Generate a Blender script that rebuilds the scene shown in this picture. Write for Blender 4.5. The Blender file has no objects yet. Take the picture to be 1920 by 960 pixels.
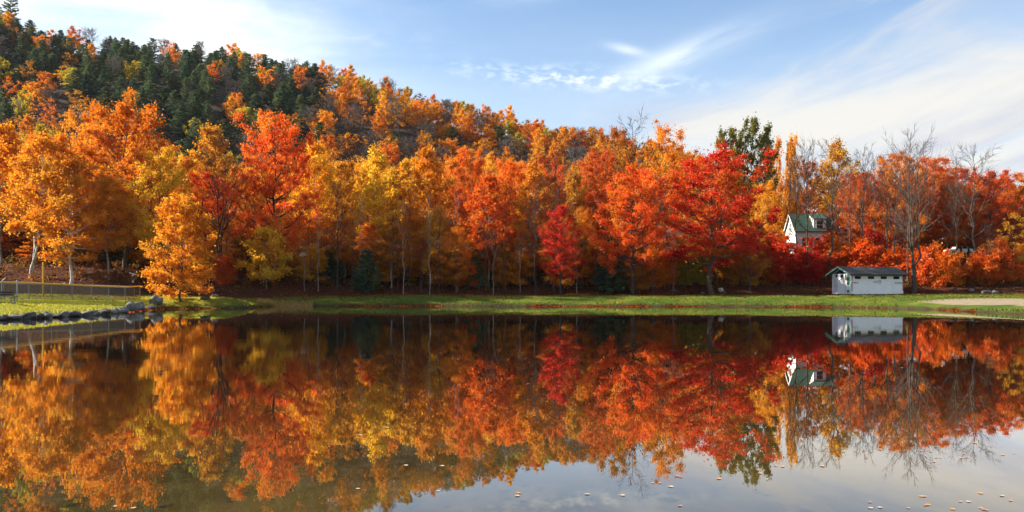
import bpy, math, random
import numpy as np
from mathutils import Vector

C = bpy.context.scene
COL = C.collection
R = math.radians

# ------------------------------------------------------------------ camera
F = 1500.0                      # focal length in photo pixels (1920 wide)
EYE = 1.75
HOR = 545.0
cam_d = bpy.data.cameras.new('camera')
cam = bpy.data.objects.new('camera', cam_d)
COL.objects.link(cam)
cam.location = (0, 0, EYE)
cam.rotation_euler = (R(90), 0, 0)
cam_d.sensor_width = 36.0
cam_d.lens = 36.0 * F / 1920.0
cam_d.shift_y = (HOR - 480.0) / 1920.0
cam_d.clip_start = 0.1
cam_d.clip_end = 4000
C.camera = cam
C.render.resolution_x, C.render.resolution_y = 1024, 512

# ------------------------------------------------------------------ light
SUN_LEFT = 83.0                 # degrees left of the view direction
SUN_EL = 28.0
C.view_settings.view_transform = 'Standard'
C.view_settings.look = 'None'
C.view_settings.exposure = 1.33
C.view_settings.gamma = 1.0
C.view_settings.use_curve_mapping = False
C.cycles.max_bounces = 6
C.cycles.diffuse_bounces = 3
C.cycles.glossy_bounces = 3
C.cycles.transmission_bounces = 3
C.cycles.transparent_max_bounces = 8
C.cycles.caustics_reflective = False
C.cycles.caustics_refractive = False
C.cycles.sample_clamp_indirect = 4.0

sd = bpy.data.lights.new('sun', 'SUN')
sun = bpy.data.objects.new('sun', sd)
COL.objects.link(sun)
sd.energy = 5.0
sd.angle = R(0.6)
sd.color = (1.0, 0.9, 0.74)
sv = Vector((-math.sin(R(SUN_LEFT)) * math.cos(R(SUN_EL)), math.cos(R(SUN_LEFT)) * math.cos(R(SUN_EL)), math.sin(R(SUN_EL))))
sun.rotation_mode = 'QUATERNION'
sun.rotation_quaternion = sv.to_track_quat('Z', 'Y')
sun.location = (-60, 40, 80)


# ------------------------------------------------------------------ node helpers
class NT:
    def __init__(self, tree):
        self.t = tree
        tree.nodes.clear()

    def n(self, typ, **kw):
        nd = self.t.nodes.new(typ)
        for k, v in kw.items():
            if k.startswith('i_'):
                key = k[2:]
                key = int(key) if key.isdigit() else key.replace('_', ' ')
                s = nd.inputs[key]
                if hasattr(v, 'is_output') or isinstance(v, bpy.types.NodeSocket):
                    self.t.links.new(v, s)
                else:
                    s.default_value = v
            else:
                setattr(nd, k, v)
        return nd

    def link(self, a, b):
        self.t.links.new(a, b)

    def m(self, op, a, b=None, c=None, clamp=False):
        nd = self.t.nodes.new('ShaderNodeMath')
        nd.operation = op
        nd.use_clamp = clamp
        for i, v in enumerate((a, b, c)):
            if v is None:
                continue
            if isinstance(v, (int, float)):
                nd.inputs[i].default_value = v
            else:
                self.t.links.new(v, nd.inputs[i])
        return nd.outputs[0]

    def sstep(self, x, lo, hi):
        nd = self.t.nodes.new('ShaderNodeMapRange')
        nd.interpolation_type = 'SMOOTHSTEP'
        self.t.links.new(x, nd.inputs[0])
        for i, v in ((1, lo), (2, hi)):
            if isinstance(v, (int, float)):
                nd.inputs[i].default_value = v
            else:
                self.t.links.new(v, nd.inputs[i])
        return nd.outputs[0]

    def mix(self, fac, a, b):
        nd = self.t.nodes.new('ShaderNodeMix')
        nd.data_type = 'RGBA'
        for idx, v in ((0, fac), (6, a), (7, b)):
            if isinstance(v, (int, float)):
                nd.inputs[idx].default_value = v
            elif isinstance(v, tuple):
                nd.inputs[idx].default_value = v + (1,) if len(v) == 3 else v
            else:
                self.t.links.new(v, nd.inputs[idx])
        return nd.outputs[2]

    def noise(self, vec, scale, detail=4, rough=0.55, dist=0.0):
        nd = self.t.nodes.new('ShaderNodeTexNoise')
        nd.inputs['Scale'].default_value = scale
        nd.inputs['Detail'].default_value = detail
        nd.inputs['Roughness'].default_value = rough
        nd.inputs['Distortion'].default_value = dist
        if vec is not None:
            self.t.links.new(vec, nd.inputs['Vector'])
        return nd.outputs[0]

    def xyz(self, x, y, z):
        nd = self.t.nodes.new('ShaderNodeCombineXYZ')
        for i, v in enumerate((x, y, z)):
            if isinstance(v, (int, float)):
                nd.inputs[i].default_value = v
            else:
                self.t.links.new(v, nd.inputs[i])
        return nd.outputs[0]


# ------------------------------------------------------------------ sky
def build_world():
    w = bpy.data.worlds.new('World')
    C.world = w
    w.use_nodes = True
    t = NT(w.node_tree)
    sky = t.n('ShaderNodeTexSky', sky_type='NISHITA')
    sky.sun_disc = False
    sky.sun_elevation = R(SUN_EL)
    sky.sun_rotation = R(-SUN_LEFT)
    sky.air_density = 1.0
    sky.dust_density = 0.7
    sky.ozone_density = 1.6
    tc = t.n('ShaderNodeTexCoord')
    sep = t.n('ShaderNodeSeparateXYZ', i_0=tc.outputs['Generated'])
    x, y, z = sep.outputs
    az = t.m('ARCTAN2', x, y)                       # 0 straight ahead, + right
    el = t.m('ARCSINE', z)
    # photo-like angles: degrees
    A = t.m('MULTIPLY', az, 57.2958)
    E = t.m('MULTIPLY', el, 57.2958)

    def band(ca, ce, sa, se, tilt=0.0):
        """soft elliptical mask round (azimuth, elevation)"""
        da = t.m('SUBTRACT', A, ca)
        de = t.m('SUBTRACT', E, ce)
        ct, st = math.cos(R(tilt)), math.sin(R(tilt))
        p = t.m('ADD', t.m('MULTIPLY', da, ct), t.m('MULTIPLY', de, st))
        q = t.m('SUBTRACT', t.m('MULTIPLY', de, ct), t.m('MULTIPLY', da, st))
        r2 = t.m('ADD', t.m('POWER', t.m('ABSOLUTE', t.m('DIVIDE', p, sa)), 2.0),
                 t.m('POWER', t.m('ABSOLUTE', t.m('DIVIDE', q, se)), 2.0))
        return t.m('POWER', 2.718, t.m('MULTIPLY', r2, -1.0))

    # streaky cirrus noise, drawn out along a direction rising to the right
    ct, st = math.cos(R(16)), math.sin(R(16))
    P = t.m('ADD', t.m('MULTIPLY', A, ct), t.m('MULTIPLY', E, st))
    Q = t.m('SUBTRACT', t.m('MULTIPLY', E, ct), t.m('MULTIPLY', A, st))
    str_v = t.xyz(t.m('MULTIPLY', P, 0.045), t.m('MULTIPLY', Q, 0.22), 3.7)
    n1 = t.noise(str_v, 1.6, 7, 0.58, 0.5)
    n2 = t.noise(t.xyz(t.m('MULTIPLY', P, 0.02), t.m('MULTIPLY', Q, 0.085), 9.1), 1.7, 5, 0.55, 0.7)
    flat_v = t.xyz(t.m('MULTIPLY', A, 0.05), t.m('MULTIPLY', E, 0.16), 1.3)
    n3 = t.noise(flat_v, 1.5, 6, 0.6, 0.3)
    fluff = t.noise(t.xyz(t.m('MULTIPLY', A, 0.3), t.m('MULTIPLY', E, 0.7), 5.0), 2.4, 5, 0.6, 0.2)

    # broad cirrus fan on the right: below a line that rises to the right
    line = t.m('SUBTRACT', t.m('ADD', t.m('MULTIPLY', t.m('SUBTRACT', A, 9.0), 0.40), 10.4), E)
    fan = t.sstep(t.m('ADD', line, t.m('MULTIPLY', t.m('SUBTRACT', n1, 0.5), 9.0)), -3.0, 7.5)
    fan = t.m('MULTIPLY', fan, t.sstep(A, 2.0, 20.0))
    fan = t.m('MULTIPLY', fan, t.m('ADD', 0.16, t.m('MULTIPLY', t.sstep(n2, 0.32, 0.66), 0.9)))
    fan2 = t.m('MULTIPLY', t.m('MULTIPLY', band(27, 18.5, 16, 1.9, 26), t.sstep(n1, 0.36, 0.66)), 0.75)
    # low white bank over the trees in the middle right
    bank = t.m('MULTIPLY', band(15, 11.3, 9.0, 1.7, -2), t.sstep(n3, 0.24, 0.5))
    # thin broken line of cirrus in the middle
    thin = t.m('MULTIPLY', band(4.6, 14.8, 7.0, 0.62, -5), t.sstep(fluff, 0.42, 0.66))
    thin2 = t.m('MULTIPLY', t.m('MULTIPLY', band(12.0, 16.0, 4.6, 0.8, 17), t.sstep(n1, 0.30, 0.6)), 0.75)
    wisp = t.m('MULTIPLY', band(8.2, 16.6, 1.3, 0.3, -14), 0.55)
    wisp2 = t.m('MULTIPLY', t.m('MULTIPLY', band(-9, 17.2, 2.6, 0.5, 0), t.sstep(n3, 0.4, 0.6)), 0.6)
    wisp3 = t.m('MULTIPLY', t.m('MULTIPLY', band(2, 21.0, 3.5, 0.9, 10), t.sstep(n3, 0.35, 0.6)), 0.4)
    # thick bright veil on the left, towards the sun
    veil = t.m('ADD', t.m('MULTIPLY', band(-41, 19, 18, 11, 0), 1.2), t.m('MULTIPLY', band(-20, 17.0, 9.5, 4.5, -12), 0.8))
    veil = t.m('MULTIPLY', veil, t.m('ADD', 0.40, t.m('MULTIPLY', t.sstep(n3, 0.3, 0.68), 0.75)))
    # thin milky veil low down everywhere
    milk = t.m('MULTIPLY', t.sstep(E, 27.0, 4.0), 0.42)
    milk = t.m('MULTIPLY', milk, t.m('ADD', 0.5, n3))

    def over(a, b):
        return t.m('SUBTRACT', 1.0, t.m('MULTIPLY', t.m('SUBTRACT', 1.0, a, clamp=True), t.m('SUBTRACT', 1.0, b, clamp=True)))

    warm = over(over(fan, fan2), bank)
    cool = over(over(over(over(thin, thin2), over(wisp, wisp2)), over(veil, wisp3)), milk)
    # other quarters of the sky: light scattered cirrus
    back = t.m('MULTIPLY', t.sstep(t.m('ABSOLUTE', A), 45.0, 80.0), t.sstep(n3, 0.45, 0.75))
    cool = over(cool, t.m('MULTIPLY', back, 0.6))
    # a deeper blue between the clouds
    blue = t.mix(1.0, (0, 0, 0), (1, 1, 1))
    mul = t.n('ShaderNodeMix', data_type='RGBA', blend_type='MULTIPLY')
    mul.inputs[0].default_value = 1.0
    t.link(sky.outputs[0], mul.inputs[6])
    mul.inputs[7].default_value = (0.84, 1.08, 1.26, 1)
    c1 = t.mix(cool, mul.outputs[2], (6.9, 7.35, 7.6))
    shade = t.sstep(n1, 0.25, 0.62)
    wcol = t.mix(shade, (3.9, 4.15, 4.8), (5.9, 5.65, 5.2))
    c2 = t.mix(t.m('MULTIPLY', warm, 0.93), c1, wcol)
    bg = t.n('ShaderNodeBackground')
    t.link(c2, bg.inputs[0])
    bg.inputs[1].default_value = 0.066
    out = t.n('ShaderNodeOutputWorld')
    t.link(bg.outputs[0], out.inputs[0])


build_world()


# ------------------------------------------------------------------ mesh helpers
def mesh_np(name, verts, faces, mats, smooth=False, attrs=None, dom='FACE'):
    """verts (n,3); faces list of arrays (m,k) of one or more sizes k"""
    me = bpy.data.meshes.new(name)
    verts = np.asarray(verts, dtype=np.float32)
    if not isinstance(faces, list):
        faces = [faces]
    faces = [np.asarray(f, dtype=np.int32) for f in faces if len(f)]
    me.vertices.add(len(verts))
    me.vertices.foreach_set('co', verts.ravel())
    nl = sum(f.size for f in faces)
    nf = sum(len(f) for f in faces)
    me.loops.add(nl)
    me.loops.foreach_set('vertex_index', np.concatenate([f.ravel() for f in faces]))
    me.polygons.add(nf)
    tot = np.concatenate([np.full(len(f), f.shape[1], dtype=np.int32) for f in faces])
    st = np.zeros(nf, dtype=np.int32)
    st[1:] = np.cumsum(tot)[:-1]
    me.polygons.foreach_set('loop_start', st)
    me.polygons.foreach_set('use_smooth', np.full(nf, smooth, dtype=bool))
    for k, v in (attrs or {}).items():
        a = me.attributes.new(k, 'FLOAT', dom)
        a.data.foreach_set('value', np.asarray(v, dtype=np.float32))
    me.update(calc_edges=True)
    for m in (mats if isinstance(mats, (list, tuple)) else [mats]):
        me.materials.append(m)
    return me


def link(name, data, parent=None, loc=None):
    o = bpy.data.objects.new(name, data)
    COL.objects.link(o)
    if parent is not None:
        o.parent = parent
    if loc is not None:
        o.location = loc
    return o


def tag(o, label=None, cat=None, group=None, kind=None):
    if label:
        o['label'] = label
    if cat:
        o['category'] = cat
    if group:
        o['group'] = group
    if kind:
        o['kind'] = kind
    return o


def thing(name, label, cat, loc=(0, 0, 0), rz=0.0, group=None):
    o = bpy.data.objects.new(name, None)
    o.empty_display_size = 0.3
    COL.objects.link(o)
    o.location = loc
    o.rotation_euler = (0, 0, rz)
    return tag(o, label, cat, group)


def tubes_mesh(tubes):
    """list of (pts (n,3), radii (n,), sides) -> verts, quads ; batches equal shapes"""
    by = {}
    for p, r, s in tubes:
        by.setdefault((len(p), s), []).append((p, r))
    V, Q, off = [], [], 0
    for (n, s), L in by.items():
        P = np.array([p for p, _ in L], dtype=np.float64)
        Rr = np.array([r for _, r in L], dtype=np.float64)
        m = len(L)
        T = np.gradient(P, axis=1)
        T /= np.linalg.norm(T, axis=2, keepdims=True) + 1e-9
        mean = P[:, -1] - P[:, 0]
        mean /= np.linalg.norm(mean, axis=1, keepdims=True) + 1e-9
        ref = np.where(np.abs(mean[:, 2:3]) > 0.8, np.array([[1.0, 0.2, 0]]), np.array([[0, 0, 1.0]]))[:, None, :]
        U = np.cross(T, np.broadcast_to(ref, T.shape))
        U /= np.linalg.norm(U, axis=2, keepdims=True) + 1e-9
        W = np.cross(T, U)
        a = np.linspace(0, 2 * np.pi, s, endpoint=False)
        ring = (U[:, :, None, :] * np.cos(a)[None, None, :, None] + W[:, :, None, :] * np.sin(a)[None, None, :, None])
        vv = P[:, :, None, :] + ring * Rr[:, :, None, None]
        V.append(vv.reshape(-1, 3))
        base = (np.arange(m) * n * s)[:, None, None] + (np.arange(n - 1) * s)[None, :, None]
        k = np.arange(s)[None, None, :]
        k2 = (np.arange(s) + 1) % s
        q = np.stack([base + k, base + k2[None, None, :], base + s + k2[None, None, :], base + s + k], axis=-1)
        Q.append(q.reshape(-1, 4) + off)
        off += m * n * s
    return np.concatenate(V), np.concatenate(Q)


class MB:
    """collects boxes, prisms, tubes into one mesh"""

    def __init__(self):
        self.v, self.f = [], []

    def add(self, verts, faces):
        o = len(self.v)
        self.v += [tuple(p) for p in verts]
        self.f += [tuple(i + o for i in fc) for fc in faces]
        return self

    def box(self, x0, x1, y0, y1, z0, z1):
        v = [(x0, y0, z0), (x1, y0, z0), (x1, y1, z0), (x0, y1, z0), (x0, y0, z1), (x1, y0, z1), (x1, y1, z1), (x0, y1, z1)]
        return self.add(v, [(0, 3, 2, 1), (4, 5, 6, 7), (0, 1, 5, 4), (1, 2, 6, 5), (2, 3, 7, 6), (3, 0, 4, 7)])

    def prism(self, poly, a, b, axis='x'):
        """poly: list of 2-D points; extruded along axis from a to b"""
        def P(u, v, w):
            return {'x': (w, u, v), 'y': (u, w, v), 'z': (u, v, w)}[axis]
        n = len(poly)
        v = [P(u, w, a) for u, w in poly] + [P(u, w, b) for u, w in poly]
        f = [tuple(range(n))[::-1], tuple(range(n, 2 * n))]
        f += [(i, (i + 1) % n, n + (i + 1) % n, n + i) for i in range(n)]
        return self.add(v, f)

    def tube(self, pts, r, sides=8, caps=True):
        pts = np.array(pts, dtype=float)
        rr = np.full(len(pts), r, dtype=float) if np.isscalar(r) else np.array(r, dtype=float)
        v, q = tubes_mesh([(pts, rr, sides)])
        f = [tuple(int(i) for i in x) for x in q]
        if caps:
            n = len(v)
            f += [tuple(range(sides))[::-1], tuple(range(n - sides, n))]
        return self.add(v.tolist(), f)

    def build(self, name, m, parent=None, loc=None, bevel=0.0, smooth=False):
        me = bpy.data.meshes.new(name)
        me.from_pydata(self.v, [], self.f)
        me.materials.append(m)
        if smooth:
            me.polygons.foreach_set('use_smooth', [True] * len(me.polygons))
        me.update()
        import bmesh
        bm = bmesh.new()
        bm.from_mesh(me)
        bmesh.ops.recalc_face_normals(bm, faces=bm.faces)
        if bevel > 0:
            ed = [e for e in bm.edges if e.is_manifold and e.calc_face_angle(0) > 0.5]
            bmesh.ops.bevel(bm, geom=ed, offset=bevel, segments=1, affect='EDGES', clamp_overlap=True)
        bm.to_mesh(me)
        bm.free()
        return link(name, me, parent, loc)


# ------------------------------------------------------------------ value noise (numpy)
_rs = np.random.RandomState(7)
_G = _rs.rand(256, 256)


def vnoise(x, y):
    x = np.asarray(x, dtype=float)
    y = np.asarray(y, dtype=float)
    xi, yi = np.floor(x).astype(int), np.floor(y).astype(int)
    fx, fy = x - xi, y - yi
    fx = fx * fx * (3 - 2 * fx)
    fy = fy * fy * (3 - 2 * fy)
    g = lambda a, b: _G[a % 256, b % 256]
    return (g(xi, yi) * (1 - fx) + g(xi + 1, yi) * fx) * (1 - fy) + (g(xi, yi + 1) * (1 - fx) + g(xi + 1, yi + 1) * fx) * fy


def fbm(x, y, o=4):
    s, a, t = 0, 1.0, 0
    for i in range(o):
        s = s + a * vnoise(np.asarray(x) * 2 ** i + 13 * i, np.asarray(y) * 2 ** i + 7 * i)
        t += a
        a *= 0.5
    return s / t


def sm(x, a, b):
    t = np.clip((np.asarray(x, dtype=float) - a) / (b - a), 0, 1)
    return t * t * (3 - 2 * t)


# ------------------------------------------------------------------ the terrain
SHORE = np.array([(-30.6, 30), (-30.2, 40), (-30.4, 47.5), (-29.6, 52), (-29.7, 58), (-30.9, 64), (-32.0, 70), (-33.3, 74.5), (-32.6, 77.2),
                  (-30.2, 78.3), (-27.2, 79.0), (-26.3, 82.0), (-27.2, 86.0), (-26.4, 90.2), (-22, 90.6), (-14, 89.6), (-6, 89.2), (2, 88.7), (9, 88.9),
                  (18, 88.2), (26, 87.0), (33, 84.5), (37.6, 80.0), (39.2, 73.5), (38.0, 66), (37.2, 58), (38.5, 48), (44, 36), (48, 20), (46, 2.5), (20, 0.6),
                  (0, 0.9), (-22, 0.4), (-34, 6), (-33, 18)], dtype=float)


def lake_d(x, y):
    """signed distance to the lake's shoreline, positive on land"""
    x = np.asarray(x, dtype=float)
    y = np.asarray(y, dtype=float)
    best = np.full(x.shape, 1e9)
    ins = np.zeros(x.shape, dtype=bool)
    n = len(SHORE)
    for i in range(n):
        ax, ay = SHORE[i]
        bx, by = SHORE[(i + 1) % n]
        dx, dy = bx - ax, by - ay
        t = np.clip(((x - ax) * dx + (y - ay) * dy) / (dx * dx + dy * dy), 0, 1)
        best = np.minimum(best, np.hypot(x - ax - t * dx, y - ay - t * dy))
        cr = ((ay > y) != (by > y)) & (x < (bx - ax) * (y - ay) / (by - ay + 1e-12) + ax)
        ins ^= cr
    return np.where(ins, -best, best)


def bank_y(x):
    return np.interp(x, [-200, -60, -34, -26, -16, 20, 45, 60, 80, 200], [70, 80, 89, 96.5, 98.5, 99, 100, 96, 92, 80])


def ridge(x):
    return np.interp(x, [-500, -300, -235, -205, -185, -151, -102, -77, -45, -13, 19, 51, 68, 85, 115, 200, 400],
                     [84, 93, 99, 97, 87, 84, 81, 75, 66, 57, 50, 43, 39, 30, 14, 6, 4])


def zt(x, y, d=None):
    x = np.asarray(x, dtype=float)
    y = np.asarray(y, dtype=float)
    if d is None:
        d = lake_d(x, y)
    d = d + (fbm(x * 0.35 + 40, y * 0.35 + 9, 3) - 0.5) * 1.1 * np.clip(np.abs(d), 0, 1)
    k = 1.24 - 0.32 * sm(x, 33, 40) * sm(y, 92, 80)
    land = k * (1 - np.exp(-np.maximum(d, 0) / 5.0)) + 0.14 * sm(d, 0.0, 0.35)
    # grassy hump where the bank juts out beside the little orange tree
    land = land + 0.38 * np.exp(-((x + 29.5) / 3.4) ** 2 - ((y - 82.0) / 2.8) ** 2) * sm(d, 0, 1.6)
    b = np.maximum(0, y - bank_y(x))
    lift = 0.175 * np.minimum(b, 25) * sm(b, 0, 4) + 0.07 * np.maximum(b - 25, 0) * np.where(y > 165, 0, 1) + 0.07 * np.where(y > 165, np.maximum(165 - bank_y(x) - 25, 0), 0)
    amp = sm(x, 55, 90) * 0.25
    lift = lift * (1 - amp)
    near = sm(d, 0, 3)
    land = land + lift + near * (fbm(x * 0.13, y * 0.13) - 0.5) * 0.25 + sm(b, 1, 6) * (fbm(x * 0.5 + 3, y * 0.5) - 0.5) * 0.5
    hill = ridge(x) * sm(y, 140, 365) * 1.0
    s = np.clip((y - 160) / 165.0, 0, 1)
    hill = ridge(x) * (0.55 * s + 0.45 * s * s * (3 - 2 * s)) + sm(y, 165, 200) * (fbm(x * 0.03 + 5, y * 0.03) - 0.5) * 9
    land = land + hill + 1.5 * sm(x, 50, 62) * sm(y, 120, 130) * sm(y, 170, 145)
    bed = -np.minimum(0.10 + 0.22 * np.abs(d), 1.6)
    return np.where(d > 0, land, bed)


def z1(x, y):
    return float(zt(np.array([x]), np.array([y]))[0])


def at(px, Y):
    return (px - 960.0) / F * Y


# ------------------------------------------------------------------ materials
def principled(name, col, rough=0.8, var=0.0, scale=4.0, bump=0.0, bscale=None, spec=0.3, metal=0.0):
    m = bpy.data.materials.new(name)
    m.use_nodes = True
    t = NT(m.node_tree)
    p = t.n('ShaderNodeBsdfPrincipled')
    p.inputs['Roughness'].default_value = rough
    p.inputs['Specular IOR Level'].default_value = spec
    p.inputs['Metallic'].default_value = metal
    tc = t.n('ShaderNodeTexCoord')
    if var > 0:
        n = t.noise(tc.outputs['Object'], scale, 5, 0.6)
        f = t.sstep(n, 0.3, 0.7)
        a = tuple(max(0, c * (1 - var)) for c in col)
        b = tuple(min(1, c * (1 + var)) for c in col)
        t.link(t.mix(f, a, b), p.inputs['Base Color'])
    else:
        p.inputs['Base Color'].default_value = tuple(col) + (1,)
    if bump > 0:
        n = t.noise(tc.outputs['Object'], bscale or scale * 3, 5, 0.6)
        b = t.n('ShaderNodeBump')
        b.inputs['Strength'].default_value = bump
        b.inputs['Distance'].default_value = 0.05
        t.link(n, b.inputs['Height'])
        t.link(b.outputs[0], p.inputs['Normal'])
    o = t.n('ShaderNodeOutputMaterial')
    t.link(p.outputs[0], o.inputs[0])
    return m


def ground_material():
    m = bpy.data.materials.new('ground')
    m.use_nodes = True
    t = NT(m.node_tree)
    geo = t.n('ShaderNodeNewGeometry')
    pos = geo.outputs['Position']

    def attr(n):
        return t.n('ShaderNodeAttribute', attribute_name=n).outputs['Fac']
    lawn, sand, mud, hill = attr('lawn'), attr('sand'), attr('mud'), attr('hill')
    big = t.noise(pos, 0.22, 4, 0.6)
    mid = t.noise(pos, 1.3, 5, 0.65)
    fine = t.noise(pos, 9.0, 4, 0.7)
    grass = t.mix(t.sstep(big, 0.35, 0.65), (0.055, 0.105, 0.010), (0.20, 0.20, 0.020))
    grass = t.mix(t.sstep(mid, 0.35, 0.75), grass, (0.055, 0.105, 0.012))
    grass = t.mix(t.m('MULTIPLY', t.sstep(fine, 0.52, 0.75), 0.5), grass, (0.19, 0.165, 0.045))
    sx = t.n('ShaderNodeSeparateXYZ', i_0=pos).outputs[0]
    grass = t.mix(t.m('MULTIPLY', t.sstep(t.m('ADD', sx, t.m('MULTIPLY', big, 6.0)), -24.0, -29.0), 0.8), grass, (0.33, 0.30, 0.016))
    litter = t.mix(t.sstep(mid, 0.35, 0.7), (0.055, 0.020, 0.011), (0.12, 0.038, 0.014))
    litter = t.mix(t.sstep(fine, 0.45, 0.7), litter, (0.022, 0.012, 0.009))
    hil = t.mix(t.sstep(mid, 0.35, 0.7), (0.045, 0.032, 0.026), (0.075, 0.048, 0.032))
    sandc = t.mix(t.sstep(mid, 0.3, 0.7), (0.27, 0.21, 0.14), (0.36, 0.28, 0.185))
    mudc = t.mix(t.sstep(fine, 0.35, 0.65), (0.028, 0.020, 0.012), (0.08, 0.045, 0.02))
    col = t.mix(t.sstep(lawn, 0.3, 0.7), litter, grass)
    col = t.mix(hill, col, hil)
    col = t.mix(t.sstep(sand, 0.3, 0.7), col, sandc)
    col = t.mix(mud, col, mudc)
    p = t.n('ShaderNodeBsdfPrincipled')
    t.link(col, p.inputs['Base Color'])
    p.inputs['Roughness'].default_value = 0.95
    p.inputs['Specular IOR Level'].default_value = 0.12
    b = t.n('ShaderNodeBump')
    b.inputs['Strength'].default_value = 0.9
    b.inputs['Distance'].default_value = 0.12
    t.link(t.m('ADD', fine, t.m('MULTIPLY', mid, 1.4)), b.inputs['Height'])
    t.link(b.outputs[0], p.inputs['Normal'])
    o = t.n('ShaderNodeOutputMaterial')
    t.link(p.outputs[0], o.inputs[0])
    return m


def leaf_material(name, stops, trans=0.42, gloss=0.05):
    """stops: list of (position, colour) over the per-leaf tint"""
    m = bpy.data.materials.new(name)
    m.use_nodes = True
    t = NT(m.node_tree)
    a = t.n('ShaderNodeAttribute', attribute_name='tint').outputs['Fac']
    rp = t.n('ShaderNodeValToRGB')
    t.link(a, rp.inputs[0])
    el = rp.color_ramp.elements
    while len(el) < len(stops):
        el.new(0.5)
    for e, (p, c) in zip(el, stops):
        e.position = p
        e.color = tuple(c) + (1,)
    oi = t.n('ShaderNodeObjectInfo')
    tco = t.n('ShaderNodeTexCoord')
    ofs = t.n('ShaderNodeVectorMath', operation='ADD')
    t.link(tco.outputs['Object'], ofs.inputs[0])
    t.link(t.xyz(t.m('MULTIPLY', oi.outputs['Random'], 50.0), 0.0, 0.0), ofs.inputs[1])
    pn = t.noise(ofs.outputs[0], 0.28, 3, 0.6)
    alt = tuple(0.55 * c + 0.45 * k for c, k in zip(stops[-1][1], (0.42, 0.34, 0.02)))
    mixed = t.mix(t.m('MULTIPLY', t.sstep(pn, 0.50, 0.72), 0.75), rp.outputs[0], alt)
    mixed = t.mix(t.m('MULTIPLY', t.sstep(pn, 0.46, 0.30), 0.35), mixed, tuple(0.75 * c for c in stops[0][1]))
    hs = t.n('ShaderNodeHueSaturation')
    t.link(mixed, hs.inputs['Color'])
    t.link(t.m('ADD', 0.488, t.m('MULTIPLY', oi.outputs['Random'], 0.024)), hs.inputs['Hue'])
    t.link(t.m('ADD', 0.86, t.m('MULTIPLY', oi.outputs['Random'], 0.28)), hs.inputs['Value'])
    d = t.n('ShaderNodeBsdfDiffuse')
    t.link(hs.outputs[0], d.inputs[0])
    tr = t.n('ShaderNodeBsdfTranslucent')
    t.link(hs.outputs[0], tr.inputs[0])
    mx = t.n('ShaderNodeMixShader')
    mx.inputs[0].default_value = trans
    t.link(d.outputs[0], mx.inputs[1])
    t.link(tr.outputs[0], mx.inputs[2])
    g = t.n('ShaderNodeBsdfGlossy')
    g.inputs['Roughness'].default_value = 0.42
    mg = t.n('ShaderNodeMixShader')
    mg.inputs[0].default_value = gloss
    t.link(mx.outputs[0], mg.inputs[1])
    t.link(g.outputs[0], mg.inputs[2])
    o = t.n('ShaderNodeOutputMaterial')
    t.link(mg.outputs[0], o.inputs[0])
    return m


PAL = {
    'orange': [(0, (0.50, 0.105, 0.004)), (0.45, (0.80, 0.245, 0.006)), (0.8, (0.86, 0.34, 0.010)), (1, (0.90, 0.48, 0.04))],
    'orange_gold': [(0, (0.58, 0.155, 0.005)), (0.5, (0.82, 0.320, 0.010)), (1, (0.90, 0.52, 0.05))],
    'gold': [(0, (0.50, 0.20, 0.006)), (0.5, (0.80, 0.395, 0.014)), (1, (0.88, 0.59, 0.06))],
    'yellow_green': [(0, (0.24, 0.20, 0.012)), (0.5, (0.48, 0.38, 0.02)), (1, (0.70, 0.54, 0.05))],
    'red': [(0, (0.54, 0.038, 0.006)), (0.5, (0.82, 0.120, 0.010)), (1, (0.88, 0.27, 0.025))],
    'scarlet': [(0, (0.50, 0.024, 0.006)), (0.5, (0.80, 0.082, 0.008)), (0.85, (0.86, 0.15, 0.012)), (1, (0.88, 0.28, 0.02))],
    'crimson': [(0, (0.36, 0.012, 0.005)), (0.5, (0.70, 0.050, 0.008)), (1, (0.82, 0.13, 0.014))],
    'red_orange': [(0, (0.54, 0.062, 0.004)), (0.5, (0.82, 0.165, 0.008)), (1, (0.90, 0.32, 0.022))],
    'rust': [(0, (0.26, 0.080, 0.006)), (0.5, (0.52, 0.175, 0.008)), (1, (0.74, 0.32, 0.02))],
    'rust_red': [(0, (0.36, 0.050, 0.005)), (0.5, (0.68, 0.135, 0.007)), (1, (0.82, 0.22, 0.014))],
    'olive': [(0, (0.10, 0.085, 0.015)), (0.5, (0.20, 0.16, 0.02)), (1, (0.42, 0.24, 0.025))],
    'green': [(0, (0.055, 0.080, 0.018)), (0.45, (0.22, 0.22, 0.036)), (0.85, (0.30, 0.24, 0.035)), (1, (0.6, 0.33, 0.04))],
    'evergreen': [(0, (0.055, 0.095, 0.060)), (0.6, (0.125, 0.180, 0.095)), (1, (0.22, 0.27, 0.11))],
    'bluegreen': [(0, (0.035, 0.080, 0.055)), (0.6, (0.080, 0.150, 0.090)), (1, (0.15, 0.22, 0.11))],
    'brown': [(0, (0.09, 0.045, 0.022)), (0.5, (0.17, 0.075, 0.03)), (1, (0.28, 0.12, 0.04))],
    'litter': [(0, (0.06, 0.016, 0.008)), (0.5, (0.20, 0.045, 0.010)), (0.85, (0.40, 0.11, 0.014)), (1, (0.60, 0.24, 0.04))],
    'undergrowth': [(0, (0.05, 0.028, 0.010)), (0.5, (0.17, 0.060, 0.010)), (0.85, (0.36, 0.11, 0.012)), (1, (0.30, 0.22, 0.03))],
    'grass': [(0, (0.055, 0.105, 0.010)), (0.45, (0.13, 0.19, 0.014)), (0.75, (0.27, 0.27, 0.016)), (1, (0.40, 0.34, 0.03))],
    'straw': [(0, (0.40, 0.22, 0.06)), (1, (0.62, 0.42, 0.16))],
}
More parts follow.
